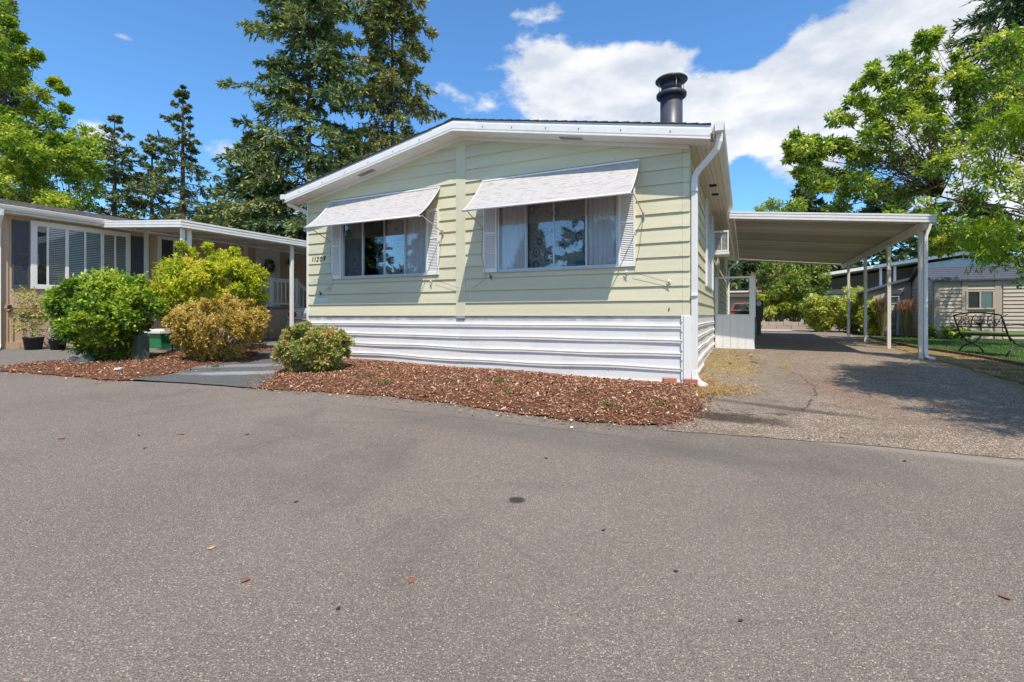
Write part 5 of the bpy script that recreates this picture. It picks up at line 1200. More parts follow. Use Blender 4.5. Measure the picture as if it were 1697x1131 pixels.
# local: x along the back (width 1.0), y forward (seat depth)
BW = .96
def bt(pts, r, n=7): return MB().tube(pts, r, n)
lean = lambda z: -.0 - (z - .42) * .36
for x in (0, BW):
    bt([(x, .06, .30), (x, .0, .42), (x, lean(.6), .6), (x, lean(.8), .80)], .017).build('back_post', M_BLACK, be)
bt([(BW * s, lean(.80 + .055 * math.sin(math.pi * s)), .80 + .055 * math.sin(math.pi * s)) for s in np.linspace(0, 1, 13)], .016).build('top_rail', M_BLACK, be)
bt([(0, lean(.56), .56), (BW, lean(.56), .56)], .012).build('lower_rail', M_BLACK, be)
mb = MB()
def spiral(cx_, cz_, r, turns, a0, sg):
    pts = []
    for t in np.linspace(0, 1, 22):
        a = a0 + sg * turns * 2 * math.pi * t; rr = r * (1 - .8 * t); z = cz_ + rr * math.sin(a); pts.append((cx_ + rr * math.cos(a), lean(z), z))
    mb.tube(pts, .007, 5)
for k, (sx, szz, r, sg) in enumerate(((.12, .68, .075, 1), (.27, .72, .08, -1), (.40, .66, .065, 1), (.70, .66, .065, -1), (.83, .72, .08, 1), (.98, .68, .075, -1), (.2, .62, .04, -1), (.9, .62, .04, 1), (.33, .60, .03, 1), (.77, .60, .03, -1))): spiral(sx * BW / 1.1, szz, r, 1.4, k * 1.3, sg)
for s in np.linspace(-1, 1, 9): mb.tube([(BW / 2, lean(.57), .57), (BW / 2 + s * .10, lean(.68), .68), (BW / 2 + s * .15, lean(.80), .80 - abs(s) * .04)], .0055, 5)
for a, b in ((.02, .30), (.30, .48), (.62, .80), (.80, 1.08)): mb.tube([(a, lean(.60), .60), ((a + b) / 2, lean(.76), .76), (b, lean(.82), .82)], .007, 5)
mb.build('scrollwork', M_BLACK, be)
MB().box(-.0, .0, .375, BW, .50, .395).build('seat', M_BLACK, be)
mb = MB(); mb.box(.02, .01, .397, BW - .02, .50, .455); mb.build('cushion', M_CUSH, be, .02)
for x in (0, BW):
    bt([(x, .05, .36), (x, .16, .24), (x, .27, .21), (x, .38, .24), (x, .50, .36)], .014).build('arm_bow', M_BLACK, be)
    bt([(x, -.04, .0), (x, .06, .12), (x, .2, .19), (x, .32, .19), (x, .46, .12), (x, .56, .0)], .016).build('leg', M_BLACK, be)
    bt([(x, -.08, .60), (x, .2, .615), (x, .46, .59), (x, .5, .50), (x, .49, .38)], .013).build('armrest', M_BLACK, be)
# edging along the lawn
edge_pts = [(9, -1), (6.5, 1.2), (5.5, 3.2), (5.0, 4.4), (4.75, 5.9), (4.35, 7.6), (4.3, 9.5), (4.35, 12.5)]
ed = thingH('lawn_edging', 'dark red edging strip between the lawn and the dry verge', 'edging', 5.0, 4.4)
for i in range(len(edge_pts) - 1):
    (xa, ya), (xb, yb) = edge_pts[i], edge_pts[i + 1]; n = max(1, int(math.dist((xa, ya), (xb, yb)) / .55))
    for k in range(n):
        p = (xa + (xb - xa) * k / n, ya + (yb - ya) * k / n); q = (xa + (xb - xa) * (k + .97) / n, ya + (yb - ya) * (k + .97) / n)
        MB().bar((*p, gh(*p) + .03), (*q, gh(*q) + .03), .05, .07).build('edging_piece', M_EDGE, ed)

# ------------------------------------------------------------------ things at the back of the carport
mp_ = thingH('utility_pedestal', 'olive metal utility pedestal with a round meter at the end of the porch', 'utility box', 1.12, 12.8)
zq = gh(1.1, 12.8)
MB().box(.98, 12.75, zq - .02, 1.20, 12.95, 1.10).build('post', M_OLIVE, mp_, .008); MB().box(.95, 12.68, 1.12, 1.27, 12.98, 1.78).build('cabinet', M_OLIVE, mp_, .012)
MB().tube([(1.12, 12.70, 1.66), (1.12, 12.61, 1.66)], .085, 18).build('meter', M_ALU, mp_); MB().tube([(1.12, 12.612, 1.66), (1.12, 12.595, 1.66)], .066, 18).build('meter_glass', M_BLIND, mp_)
MB().tube([(1.03, 12.72, zq), (1.03, 12.72, 1.1)], .018, 6).build('conduit', M_ALU, mp_)
rw = thingH('retaining_wall', 'low pinkish concrete block retaining wall below the garden shrubs', 'wall', 2.6, 19.3)
zr = gh(2.5, 19.3); rdb = random.Random(2)
blk = MB().box(0, 0, 0, .60, .25, .185).build('block_source', M_BLOCK, bevel=.012); bd = blk.data; bpy.data.objects.remove(blk)
for row in range(2):
    for i in range(11):
        share('block', bd, rw, (-1.8 + i * .615 + row * .3, .05 + rdb.uniform(-.01, .01), -.02 + row * .19), (0, 0, rdb.uniform(-.015, .015)))
# blue house behind
bh = thingH('manufactured_home', 'pale blue manufactured home with low gable behind the shed', 'house', 9.3, 22)
BX0, BX1, BY = 4.2, 15.0, 22.0
bz = lambda x: 3.17 + (min(x, 9.6) - 3.95) * .145 - max(0, x - 9.6) * .145
def gp(x0, x1, zb, y, dz): return [(x0, y, zb), (x1, y, zb)] + ([(x1, y, bz(x1) - dz)] + ([(9.6, y, bz(9.6) - dz)] if x0 < 9.6 < x1 else []) + [(x0, y, bz(x0) - dz)])
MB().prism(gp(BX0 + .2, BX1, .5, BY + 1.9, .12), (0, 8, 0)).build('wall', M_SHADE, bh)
n = 17
for i in range(n):    # light blue lap boards on the right gable
    a = .55 + i * .2; b = a + .195
    if a > bz(9.6) - .2: continue
    xr0 = 8.3
    while bz(xr0) - .14 < b and xr0 < 9.6: xr0 += .1
    xr1 = 15.0
    while bz(xr1) - .14 < b and xr1 > 9.6: xr1 -= .1
    if xr1 - xr0 > .3: MB().box(xr0, BY - .02, a, xr1, BY + .02, b).build('siding_board', M_BLUE, bh)
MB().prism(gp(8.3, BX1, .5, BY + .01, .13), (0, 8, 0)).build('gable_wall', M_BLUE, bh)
MB().prism([(3.9, BY - .35, bz(3.9)), (9.6, BY - .35, bz(9.6)), (9.6, BY - .35, bz(9.6) + .14), (3.9, BY - .35, bz(3.9) + .14)], (0, 10, 0)).build('roof', M_WHITE2, bh)
MB().prism([(9.6, BY - .35, bz(9.6)), (15.3, BY - .35, bz(15.3)), (15.3, BY - .35, bz(15.3) + .14), (9.6, BY - .35, bz(9.6) + .14)], (0, 10, 0)).build('roof', M_WHITE2, bh)
for x in (6.55, 7.1): MB().box(x, BY, .5, x + .10, BY + .1, bz(x) - .01).build('porch_post', M_WHITE2, bh)
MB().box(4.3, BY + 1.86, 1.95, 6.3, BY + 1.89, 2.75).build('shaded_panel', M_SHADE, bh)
for x0, x1, z0_, z1_, m_ in ((4.5, 5.05, 1.75, 2.25, M_BLIND), (5.12, 5.67, 1.75, 2.25, M_BLIND), (7.45, 7.65, 1.6, 2.7, M_CGLASS), (8.0, 8.25, 1.6, 2.7, M_CGLASS)):
    mb = MB(); mb.box(x0 - .06, BY + 1.82, z0_ - .06, x1 + .06, BY + 1.88, z0_); mb.box(x0 - .06, BY + 1.82, z1_, x1 + .06, BY + 1.88, z1_ + .06); mb.box(x0 - .06, BY + 1.82, z0_, x0, BY + 1.88, z1_); mb.box(x1, BY + 1.82, z0_, x1 + .06, BY + 1.88, z1_)
    w_ = mb.build('window', M_WHITE2, bh); MB().box(x0, BY + 1.84, z0_, x1, BY + 1.86, z1_).build('pane', m_, w_)
MB().box(4.25, BY + 1.80, 2.36, 6.0, BY + 1.85, 2.62).build('pale_band', mat('cream_band', (.6, .6, .45)), bh)
# far house and orange car through the porch frame
fh = thingH('manufactured_home', 'far low home with brown fascia seen through the porch frame', 'house', -.5, 34)
MB().box(-9, 34, .5, 4.5, 42, 2.7).build('wall', mat('far_cream', (.5, .47, .42)), fh); MB().box(-9.4, 33.3, 2.62, 4.9, 42.4, 2.95).build('roof', mat('brown_fascia', (.17, .11, .08)), fh); MB().box(-9.4, 33.25, 2.96, 4.95, 42.4, 3.08).build('roof_edge', M_WHITE, fh)
for x in (-1.6, .6): MB().box(x, 33.95, 1.4, x + .9, 33.98, 2.3).build('window', M_BLIND, fh)
oc = thingH('parked_car', 'orange red car with raised tailgate glimpsed through the porch frame', 'car', .75, 25.6)
zc = gh(.75, 26); occ = .72
prof = [(-.88, .25), (-.92, .7), (-.84, .95), (-.62, 1.40), (.62, 1.40), (.84, .95), (.92, .7), (.88, .25)]
MB().prism([(occ + a, 25.5, zc + b) for a, b in prof], (0, 3.9, 0)).build('body', M_ORANGE, oc, .06)
MB().prism([(occ + a, 25.49, zc + b) for a, b in ((-.70, 1.0), (-.56, 1.32), (.56, 1.32), (.70, 1.0))], (0, -.02, 0)).build('rear_window', M_CGLASS, oc)
MB().box(occ - .6, 25.45, zc + .55, occ + .6, 25.49, zc + .90).build('boot_opening', M_TYRE, oc); MB().box(occ - .78, 25.44, zc + .94, occ + .78, 25.49, zc + .975).build('bumper_strip', M_ALU, oc)
for x in (-.8, .8): MB().tube([(occ + x - .1, 26.1, zc + .32), (occ + x + .1, 26.1, zc + .32)], .32, 16).build('wheel', M_TYRE, oc); MB().tube([(occ + x - .1, 28.7, zc + .32), (occ + x + .1, 28.7, zc + .32)], .32, 16).build('wheel', M_TYRE, oc)

# ------------------------------------------------------------------ small things on the left
gb = thingH('planter_box', 'green plastic box with a white slatted top, between the left shrubs', 'box', -11.35, -.35)
zg = gh(-11.35, -.35)
MB().add([(-11.62, -.55, zg), (-11.02, -.55, zg), (-11.02, -.15, zg), (-11.62, -.15, zg), (-11.68, -.6, zg + .33), (-10.96, -.6, zg + .33), (-10.96, -.1, zg + .33), (-11.68, -.1, zg + .33)], [(0, 3, 2, 1), (4, 5, 6, 7), (0, 1, 5, 4), (1, 2, 6, 5), (2, 3, 7, 6), (3, 0, 4, 7)]).build('tub', M_GREENB, gb, .015)
MB().box(-11.72, -.64, zg + .332, -10.92, -.06, zg + .40).build('lid', M_WHITE2, gb, .01)
for i in range(6): MB().box(-11.55 + i * .1, -.5, zg + .402, -11.49 + i * .1, -.2, zg + .43).build('lid_slat', M_WHITE2, gb)
# utility box hidden in the green shrub, grey slab and pale rock
ub = MB().box(-8.90, -2.16, gh(-8.8, -2.3) - .02, -8.74, -1.98, gh(-8.8, -2.3) + .5); singleH(ub, 'utility_box', M_UTIL, 'grey green utility box half hidden in the bright green shrub', 'utility box', -8.82, -2.07, bevel=.015)
def rock(x, y, s, seed, label, material=M_ROCK, sq=.6):
    rd = random.Random(seed); bm = bmesh.new(); bmesh.ops.create_icosphere(bm, subdivisions=3, radius=s)
    for v in bm.verts: k = 1 + .22 * math.sin(v.co.x * 9 / s * .3 + seed) + .16 * math.cos(v.co.y * 14 / s * .3 + seed * 2) + rd.uniform(-.03, .03); v.co = Vector((v.co.x * k, v.co.y * k * .8, max(v.co.z * k * sq, -s * .25)))
    me = bpy.data.meshes.new('rock'); bm.to_mesh(me); bm.free(); me.materials.append(material); o = bpy.data.objects.new('rock', me); COL.objects.link(o); X, Y = h2w(x, y); o.location = (X, Y, gh(x, y) + .05); o.rotation_euler = (0, 0, seed)
    for p in me.polygons: p.use_smooth = True
    tag(o, label, 'rock')
rock(-9.62, -2.72, .12, 1, 'pale whitish rock at the left tip of the bark bed')
rock(-8.0, -2.8, .07, 5, 'small grey brown stone half buried in the bark before the green shrub')
rock(-9.25, -2.70, .16, 3, 'dark grey flat stone leaning behind the pale rock', M_UTIL, .7)
def stake(x, y, label):
    t = thingH('path_light', label, 'garden light', x, y); z = gh(x, y)
    MB().tube([(x, y, z - .02), (x, y, z + .24)], .014, 6).build('stake', M_BLACK, t); MB().lathe((x, y, z + .24), [(.02, 0), (.045, .01), (.05, .06), (.085, .07), (.085, .085), (.02, .105)], 12).build('lamp_head', M_BLACK, t)
stake(-9.72, -1.05, 'black path light on a stake between the two left shrubs')
bb = thingH('bird_bath', 'thin stand with a shallow copper dish left of the tawny shrub', 'bird bath', -9.35, -.85); z = gh(-9.35, -.85)
MB().tube([(-9.35, -.85, z), (-9.35, -.85, z + .92)], .010, 6).build('stand', M_BLACK, bb); MB().lathe((-9.35, -.85, z + .90), [(.01, 0), (.15, .01), (.19, .035), (.185, .04), (.02, .02)], 18).build('dish', M_COPPER, bb)
def pot_plant(x, y, r, h, label, lm, seed, fh, lean=0):
    t = thingH('potted_plant', label, 'potted plant', x, y); z = gh(x, y) + .01
    MB().lathe((x, y, z), [(r * .8, 0), (r, h * .9), (r * 1.08, h * .92), (r * 1.08, h), (r * .95, h)], 18).build('pot', M_POT, t)
    MB().lathe((x, y, z), [(r * .5, h * .85), (r * .94, h * .93), (.01, h * .95)], 14).build('potting_soil', M_SOIL, t)
    rg = np.random.default_rng(seed); C = np.array([[lean * k * .1, rg.normal(0, .06), h + fh * (.35 + .2 * k)] for k in range(4)]) + rg.normal(0, .05, (4, 3))
    V, rn = leaf_cloud(rg, C, np.full((4, 3), fh * .46), 40, 14, .055, .022); np_mesh('foliage', V, np.arange(len(V)).reshape(-1, 4), rn, lm, t)
    mb = MB(); limbs(mb, (x, y, z + h * .8), [(x + c[0], y + c[1], z + c[2]) for c in C], .01, .004, seed); mb.build('stems', M_GBARK, t)
pot_plant(-12.95, -2.0, .17, .26, 'loose green shrub in a black nursery pot against the tan wall', L_BOX, 4, .75)
pot_plant(-12.55, -1.75, .15, .22, 'low grey leaved plant in a smaller black pot beside the taller potted shrub', attr_mat('grey_leaves', [(0, (.08, .11, .07)), (.6, (.22, .27, .18)), (1, (.42, .46, .36))]), 5, .28, 1.2)
# splash stone under the left downspout
# loose litter on the road
rdl = random.Random(12)
lit = [(102, 728, 0), (300, 721, 0), (230, 722, 1), (410, 721, 1), (682, 962, 0), (408, 963, 0), (1120, 948, 1), (1665, 992, 0), (352, 909, 2), (240, 744, 1), (490, 833, 1), (1228, 1030, 1), (1340, 728, 1), (1395, 726, 0), (1457, 738, 1), (1500, 765, 1), (1475, 703, 1), (560, 1010, 1), (1000, 880, 1), (905, 760, 1)]
LITLAB = ['rust brown leaf scrap furthest to the left on the road', 'rust brown leaf scrap before the path slab', 'dark speck just left of the rust scrap before the path slab', 'dark scrap on the road below the round mottled shrub', 'rust brown cone scale, middle one of the three nearest the viewer', 'rust brown leaf scrap, left one of the near three', 'dark pebble like scrap in the near centre right of the road', 'rust brown scrap nearest the right picture edge', 'tan crumb on the road left of the near rust scraps', 'dark scrap on the road below the left bark bed', 'dark twig scrap on the road above the tan crumb', 'dark scrap at the bottom right of the road', 'dark scrap on the driveway seam, left one', 'rust scrap on the driveway seam', 'dark scrap on the driveway seam, right one', 'dark scrap on the asphalt right of the seam scraps', 'dark scrap on the driveway above the seam', 'dark scrap at the bottom of the road, left of centre', 'dark scrap just below and right of the dark road spot', 'dark scrap above and right of the dark road spot']
M_LIT = [mat('litter_rust', (.22, .085, .05), rough=.9), mat('litter_dark', (.035, .028, .022), rough=.9), mat('litter_tan', (.50, .33, .15), rough=.9)]
for i, (px, py, c) in enumerate(lit):
    k = (523 - py) / 808; lo, hi = .5, 60
    for _ in range(40):
        m_ = (lo + hi) / 2
        if 1.24 + k * m_ > g((px - 848.5) / 808 * m_, m_): lo = m_
        else: hi = m_
    X = (px - 848.5) / 808 * lo; s = (.014, .009, .012)[c] * (.6 + lo * .22); n = 6
    mb = MB(); vs = [(s * rdl.uniform(.7, 1.3) * math.cos(a) * 1.5, s * rdl.uniform(.6, 1.1) * math.sin(a), rdl.uniform(-.1, .35) * s) for a in np.linspace(0, 2 * math.pi, n, False)]
    mb.add(vs + [(0, 0, s * .4), (0, 0, -.001)], [(j, (j + 1) % n, n) for j in range(n)] + [((j + 1) % n, j, n + 1) for j in range(n)])
    o = mb.build('fallen_leaf', M_LIT[c]); o.location = (X, lo, g(X, lo) + .004); o.rotation_euler = (0, 0, rdl.uniform(0, 6))
    tag(o, LITLAB[i], 'leaf', 'leaf scraps scattered over the asphalt')

# ------------------------------------------------------------------ shrubs
def shrub(name, label, cx, cy, w, h0, h1, leafm, n, r, ntw, nlf, ll, lw, seed, flat=.8, basew=.6, group=None, cat='shrub', bark=M_GBARK, **kw):
    """cx,cy in H; foliage from height h0 to h1 (world z), full width w"""
    rg = np.random.default_rng(seed); X, Y = h2w(cx, cy); cl = []
    for k in range(n):
        u = rg.uniform(-1, 1); th = rg.uniform(0, 2 * np.pi); q = math.sqrt(max(0, 1 - u * u)) ** flat * rg.uniform(.55, 1) ** .5
        rad = (w / 2 - r * .7) * q * (basew + (1 - basew) * min(1, (u + 1.0) / .9)); zc = (h0 + h1) / 2 + (h1 - h0 - r * 1.3) / 2 * u
        rr = r * rg.uniform(.6, 1.25); cl.append(((X + rad * math.cos(th), Y + rad * math.sin(th), zc), (rr, rr, rr * .85)))
    for k in range(n // 4):      # loose shoots that break the outline
        th = rg.uniform(0, 2 * np.pi); u = rg.uniform(-.2, 1); q = math.sqrt(max(0, 1 - u * u)); rad = w / 2 * q * rg.uniform(.86, 1.04); zc = (h0 + h1) / 2 + (h1 - h0) / 2 * u * rg.uniform(.92, 1.1)
        rr = r * rg.uniform(.28, .5); cl.append(((X + rad * math.cos(th), Y + rad * math.sin(th), zc), (rr, rr, rr * 1.3)))
    return broadleaf(name, label, cat, (X, Y, gh(cx, cy) - .02), cl, leafm, bark, ntw, nlf, ll, lw, seed, 0, group=group, limb_r=.018, **kw)
shrub('shrub', 'bright green leafy shrub with upright shoots in front of the tan house', -9.50, -2.28, 1.66, .38, 2.0, L_LILAC, 76, .27, 46, 13, .066, .04, 21, basew=.6)
# upright shoots of that shrub
shrub('shrub', 'yellow green arching shrub, the tallest of the group before the white door', -9.68, -.35, 2.28, .8, 2.66, L_YEL, 120, .30, 46, 14, .066, .023, 22, basew=.8, droop=.2, up=.5)
shrub('shrub', 'tawny orange tinged shrub below the yellow green one', -7.95, -1.22, 1.72, .40, 1.56, L_ORG, 110, .20, 42, 13, .042, .019, 23, basew=.85, up=.4)
shrub('shrub', 'clipped round mottled shrub at the left corner of the green house', -5.38, -1.42, 1.14, .30, 1.09, L_BOX, 120, .14, 42, 12, .036, .020, 24, basew=.92, up=.3)
def gardenW(px, py0, py1, w, Y, leafm, seed, label, n=40, ll=.09, lw=.05, ntw=40, nlf=9, r=None, basew=.85, cat='shrub'):
    X = (px - 848.5) / 808 * Y; h0 = 1.24 + (523 - py1) / 808 * Y; h1 = 1.24 + (523 - py0) / 808 * Y; x, y = w2h(X, Y); r = r or (h1 - h0) * .2
    shrub('shrub', label, x, y, w / 808 * Y, h0, h1, leafm, n, r, ntw, nlf, ll, lw, seed, basew=basew, cat=cat)
gardenW(1318, 425, 535, 110, 24.5, L_GRN, 31, 'large mid green garden shrub above the block wall, seen under the carport', 44, .13, .07)
gardenW(1272, 448, 512, 70, 27.5, L_PINE, 32, 'tan feathery tree crown left of the large green garden shrub', 24, .16, .05)
gardenW(1285, 480, 535, 75, 24.2, L_GYEL, 36, 'low yellow green shrub at the left end of the block wall', 24, .12, .06)
gardenW(1362, 484, 552, 62, 20.5, L_GYEL, 33, 'pale yellow flowering shrub in front of the blue house, nearest the block wall', 28, .09, .045)
gardenW(1415, 478, 556, 70, 20.0, L_GYEL, 34, 'tall yellow green perennials between the middle carport posts', 34, .08, .04)
gardenW(1448, 496, 560, 36, 18.0, L_GYEL, 35, 'yellow broad leaved plant beside the brown ornamental grass', 20, .10, .06)
gardenW(1575, 538, 566, 60, 15.4, L_GRN, 37, 'low broad leaved green plant at the foot of the shed', 14, .16, .12, 8, 4)
def ograss(px, Y, top, label, seed, n=900, w=.18):
    X = (px - 848.5) / 808 * Y; hgt = 1.24 + (523 - top) / 808 * Y - g(X, Y); rg = np.random.default_rng(seed)
    t = thingW('ornamental_grass', label, 'ornamental grass', (X, Y, g(X, Y)))
    m1 = attr_mat('grass_stems_%s' % ('russet' if seed % 2 else 'bronze'), [(0, (.10, .11, .03)), (.5, (.26, .24, .09)), (1, (.42, .30, .15))], trans=.2)
    th = rg.uniform(0, 6.28, n); r0 = rg.uniform(0, .05, n); sp = rg.uniform(0, w, n); h = hgt * rg.uniform(.45, .95, n)
    P = np.stack([r0 * np.cos(th), r0 * np.sin(th), 0 * th], 1); Q = P + np.stack([sp * np.cos(th), sp * np.sin(th), h], 1); S = np.stack([-np.sin(th), np.cos(th), 0 * th], 1) * .006
    M = (P + Q) / 2 + np.array([0, 0, .06]); V = np.stack([P - S, P + S, M + S, Q, M - S], 1).reshape(-1, 3); k = np.arange(n)[:, None] * 5
    np_mesh('stems', V, np.concatenate([k + np.array([[0, 1, 2]]), k + np.array([[0, 2, 4]]), k + np.array([[4, 2, 3]])]), np.repeat(rg.random(n), 5), m1, t)
    sel = h > hgt * .7; m = sel.sum(); D = unit(Q[sel] - P[sel] + rg.normal(0, .08, (m, 3))); V = kites(Q[sel] - D * .02, D, unit(rg.normal(0, 1, (m, 3))), np.full(m, .3), np.full(m, .014))
    np_mesh('plumes', V, np.arange(m * 4).reshape(-1, 4), np.repeat(rg.random(m), 4), attr_mat('plumes_%d' % seed, [(0, (.30, .15, .09)), (1, (.56, .32, .22))] if seed % 2 else [(0, (.10, .07, .04)), (1, (.3, .22, .12))], trans=.3), t)
ograss(1462, 17.5, 502, 'bronze ornamental grass clump between the third post and the lean-to', 2)
ograss(1502, 16.4, 505, 'ornamental grass clump with russet plumes in front of the lean-to', 3)

# ------------------------------------------------------------------ trees
def tree_at(px, Y): X = (px - 848.5) / 808 * Y; return (X, Y, g(X, Y) - .1)
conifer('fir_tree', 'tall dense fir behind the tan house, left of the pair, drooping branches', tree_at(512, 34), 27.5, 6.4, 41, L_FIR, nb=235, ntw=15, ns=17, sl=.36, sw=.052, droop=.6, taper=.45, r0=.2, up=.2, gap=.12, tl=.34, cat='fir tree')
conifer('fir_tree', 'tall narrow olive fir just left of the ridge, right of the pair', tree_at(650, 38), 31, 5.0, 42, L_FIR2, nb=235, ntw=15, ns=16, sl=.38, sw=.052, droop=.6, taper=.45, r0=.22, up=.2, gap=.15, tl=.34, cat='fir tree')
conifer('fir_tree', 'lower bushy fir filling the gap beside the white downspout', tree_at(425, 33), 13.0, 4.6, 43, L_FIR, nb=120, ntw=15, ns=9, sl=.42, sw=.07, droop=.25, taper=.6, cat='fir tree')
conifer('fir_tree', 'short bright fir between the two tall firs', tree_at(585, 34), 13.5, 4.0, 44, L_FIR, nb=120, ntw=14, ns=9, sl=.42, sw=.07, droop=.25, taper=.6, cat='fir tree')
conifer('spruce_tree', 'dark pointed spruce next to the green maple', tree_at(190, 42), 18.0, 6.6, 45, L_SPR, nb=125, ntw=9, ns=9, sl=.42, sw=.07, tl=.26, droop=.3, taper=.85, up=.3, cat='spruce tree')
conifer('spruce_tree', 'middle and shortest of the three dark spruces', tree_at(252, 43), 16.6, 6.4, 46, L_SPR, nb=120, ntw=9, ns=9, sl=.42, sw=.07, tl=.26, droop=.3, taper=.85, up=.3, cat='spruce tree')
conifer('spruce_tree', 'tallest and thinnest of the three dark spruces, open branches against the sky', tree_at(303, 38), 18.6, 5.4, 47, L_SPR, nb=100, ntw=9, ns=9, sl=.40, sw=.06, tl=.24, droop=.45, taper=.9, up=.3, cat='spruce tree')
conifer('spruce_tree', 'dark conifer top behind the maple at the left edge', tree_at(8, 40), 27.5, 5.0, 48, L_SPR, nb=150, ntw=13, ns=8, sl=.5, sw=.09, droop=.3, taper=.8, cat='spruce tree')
for i, (px, Y, H, Rr_, lab) in enumerate(((1185, 44, 9.2, 4.2, 'dark conifer behind the porch frame'), (1232, 47, 9.8, 4.4, 'dark conifer just right of the porch frame, beyond the lane'), (1283, 46, 9.6, 4.2, 'dark conifer above the tan crowned tree'), (1325, 48, 10.2, 4.5, 'dark conifer above the large garden shrub'), (1368, 43, 8.6, 4.2, 'dark conifer left of the blue house roof'))):
    conifer('conifer_tree', lab, tree_at(px, Y), H, Rr_, 50 + i, L_DARK, nb=80, ntw=11, ns=7, sl=.6, sw=.12, droop=.2, taper=.45, h0=.03, group='dark conifers beyond the back lane')
conifer('conifer_tree', 'grey green conifer rising left of the cherry tree above the carport', tree_at(1345, 40), 15.0, 3.9, 56, L_DARK, nb=95, ntw=11, ns=7, sl=.5, sw=.09, droop=.2, taper=.8)
conifer('conifer_tree', 'grey green conifer behind the cherry, right of the last post', tree_at(1465, 42), 12.5, 4.6, 57, L_DARK, nb=95, ntw=11, ns=7, sl=.5, sw=.1, droop=.2, taper=.6)
conifer('fir_tree', 'very tall fir at the top right corner with hanging branches', tree_at(1760, 19), 19.5, 5.4, 58, L_FIR, nb=170, ntw=18, ns=11, sl=.34, sw=.035, droop=.45, taper=.65, h0=.45, cat='fir tree')
for i, (px, Y, H) in enumerate(((1560, 50, 12), (1640, 46, 11), (30, 48, 13), (120, 50, 12.5), (360, 50, 12))):
    conifer('conifer_tree', ['dark conifer behind the blue roof', 'dark conifer right of the blue roof behind the cherry', 'dark conifer low behind the maple', 'dark conifer low between maple and spruces', 'dark conifer in the gap right of the thin spruce'][i], tree_at(px, Y), H, 5, 60 + i, L_DARK, nb=70, ntw=10, ns=7, sl=.6, sw=.13, droop=.2, taper=.5)

def clumps_px(lst): return [(tuple(at(px, py, Y)), (r, r, r * .8)) for px, py, Y, r in lst]
# maple on the left
rd = random.Random(77); cl = []
prof_m = [(15, 8), (45, 26), (75, 40), (105, 56), (140, 72), (175, 84), (205, 94), (240, 106), (270, 122), (300, 142), (330, 150)]
for py, half in prof_m:
    for k in range(max(3, int(half / 13))):
        px = -20 + rd.uniform(-1, 1) * half * 1.0; 
        cl.append((px, py + rd.uniform(-18, 18), 22 + rd.uniform(-2.5, 2.5), rd.uniform(.55, 1.0)))
for px, py, r in ((92, 138, .28), (104, 150, .22), (85, 200, .6), (98, 235, .5), (40, 100, .55), (60, 160, .7), (12, 35, .35), (30, 62, .3), (60, 92, .25), (108, 180, .25), (118, 255, .5)): cl.append((px, py, 22, r))
broadleaf('maple_tree', 'large bright green maple at the left edge behind the tan house', 'maple tree', tree_at(-25, 22), clumps_px(cl), L_MAPLE, M_BARK, 75, 14, .13, .085, 71, 4, .25, limb_r=.07)
cl = []
for k in range(22): cl.append((rd.uniform(85, 160), rd.uniform(220, 340), 31 + rd.uniform(-1.5, 1.5), rd.uniform(.6, 1.1)))
broadleaf('deciduous_tree', 'softer green tree between the maple and the dark spruce', 'tree', tree_at(120, 31), clumps_px(cl), L_MAPLE, M_BARK, 30, 9, .2, .13, 72, 3, .2, limb_r=.07)
# cherry tree on the right, branches reaching over towards the carport
rd = random.Random(5); cl = []
outl = [(1325, 232, .35), (1345, 262, .45), (1372, 300, .5), (1365, 250, .35), (1400, 330, .5), (1395, 205, .4), (1420, 165, .35), (1435, 210, .5), (1450, 120, .35), (1470, 160, .5), (1500, 105, .4), (1530, 70, .35), (1545, 55, .25), (1500, 150, .5), (1520, 190, .6),
        (1415, 250, .55), (1460, 240, .6), (1410, 290, .6), (1455, 300, .65), (1500, 260, .65), (1500, 310, .7), (1560, 220, .8), (1560, 290, .8), (1610, 240, .9), (1620, 160, .8), (1650, 100, .7), (1590, 130, .5), (1670, 180, .9), (1640, 300, .9), (1600, 340, .7), (1570, 370, .6),
        (1650, 370, .8), (1690, 300, .9), (1690, 400, .8), (1620, 410, .55), (1560, 410, .35), (1590, 400, .5), (1655, 425, .5), (1690, 60, .7), (1690, 130, .8), (1740, 250, 1.1), (1740, 350, 1.0), (1750, 150, 1.0), (1800, 250, 1.1), (1800, 380, .9), (1545, 345, .5), (1480, 345, .4), (1310, 246, .22), (1330, 290, .25)]
for px, py, r in outl: 
    for q in range(2 if r < .6 else 3): cl.append((px + rd.uniform(-1, 1) * 34 * r, py + rd.uniform(-1, 1) * 30 * r, 11.8 + rd.uniform(-1.0, 1.0), r * rd.uniform(.42, .7)))
for px, py, r in [(1560, 395, .6), (1610, 425, .5), (1650, 440, .5), (1685, 445, .6), (1600, 385, .7), (1690, 420, .8), (1640, 400, .7), (1580, 425, .35)] + outl[13:36]: cl.append((px + rd.uniform(-25, 25), py + rd.uniform(-25, 25), 12.4 + rd.uniform(-1.0, 1.0), r * .6))
for (xa, ya), (xb, yb) in (((1440, 260), (1322, 226)), ((1430, 320), (1330, 300)), ((1470, 220), (1420, 150)), ((1500, 190), (1450, 112)), ((1530, 150), (1546, 52)), ((1560, 200), (1500, 100)), ((1400, 240), (1305, 262)), ((1600, 200), (1590, 90))):
    for k in range(7): cl.append((xa + (xb - xa) * k / 6 + rd.uniform(-6, 6), ya + (yb - ya) * k / 6 + rd.uniform(-6, 6), 11.6 + k * .05, .24 - .018 * k))
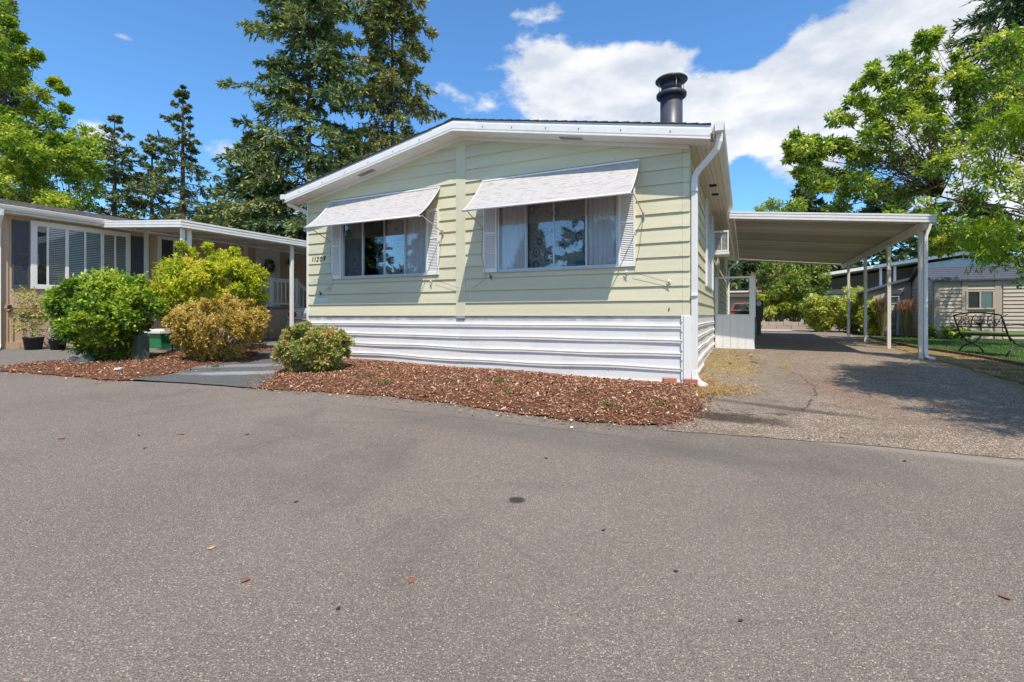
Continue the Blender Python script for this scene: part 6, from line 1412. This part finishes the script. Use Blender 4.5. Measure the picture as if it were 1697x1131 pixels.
broadleaf('cherry_tree', 'spreading cherry tree with yellowing leaves reaching over the carport and shed', 'cherry tree', tree_at(1800, 11.8), clumps_px(cl), L_CHERRY, M_BARK, 23, 12, .108, .05, 73, 2.4, .16, limb_r=.032, fold=.55, droop=.15)
cl = [(1258 + k * 13, 352 - (k % 3) * 7, 22 + (k % 2), .33) for k in range(6)] + [(1290, 360, 22, .5), (1320, 352, 22, .5)]
broadleaf('small_tree', 'small leafy tree top just showing over the carport roof', 'tree', tree_at(1150, 22), clumps_px(cl), L_CHERRY, M_BARK, 40, 8, .13, .06, 74, 3.4, .1, limb_r=.02)
# feathery tree on the right: shades the driveway
rd = random.Random(15); cl = []
for k in range(10): cl.append(((rd.uniform(7.9, 8.9), rd.uniform(7.0, 8.3), rd.uniform(2.6, 4.6)), (.42, .42, .5)))
for k in range(185):
    t = rd.random(); y = rd.uniform(1.3, 5.6); x = rd.uniform(max(5.1, 1.13 * y + .6), 9.4); z = rd.uniform(4.0, 6.0) 
    if x < 5.3 + .3 * math.sin(y * 3) and rd.random() < .5: continue
    cl.append(((x, y, z), (.66, .66, .42)))
broadleaf('cypress_tree', 'feathery bright green tree at the right edge whose branches shade the driveway', 'tree', (9.6, 5.3, g(9.6, 5.3) - .05), cl, L_LACY, M_BARK, 58, 22, .12, .020, 75, 3.2, .17, limb_r=.05, droop=.5, up=.0, fold=.9)
# trees across the road behind the viewer, mirrored in the front windows
for i, (x, y, H, Rr_) in enumerate(((-30, -1.5, 8.5, 4.0), (-20, -18, 9, 4.2), (-27, -5.5, 7.5, 3.6), (-28, -9, 11.5, 3.4), (-23, -13, 8.5, 3.2), (-24, -20, 13, 4), (-15, -20, 11, 3.6), (-33, 1, 10, 3.6))):
    conifer('conifer_tree', 'conifer mirrored in the front windows, ' + ['wide low one beyond the tan house corner', 'wide one left of the viewer', 'low one far left', 'tall slim one left', 'short one in the middle', 'tallest one', 'one nearest behind the viewer', 'one beyond the tan house'][i], (x, y, g(x, y) - .1), H, Rr_, 80 + i, L_DARK, nb=70, ntw=9, ns=6, sl=.6, sw=.13, droop=.25, taper=.75, group='conifers across the road')
for o in sc.objects:
    if o.type == 'MESH' and o.parent is None and 'kind' not in o.keys() and 'category' not in o.keys(): print('UNTAGGED', o.name)
print('tris', sum(sum(len(p.vertices) - 2 for p in o.data.polygons) if len(o.data.polygons) < 3000 else len(o.data.loops) - 2 * len(o.data.polygons) for o in sc.objects if o.type == 'MESH'))
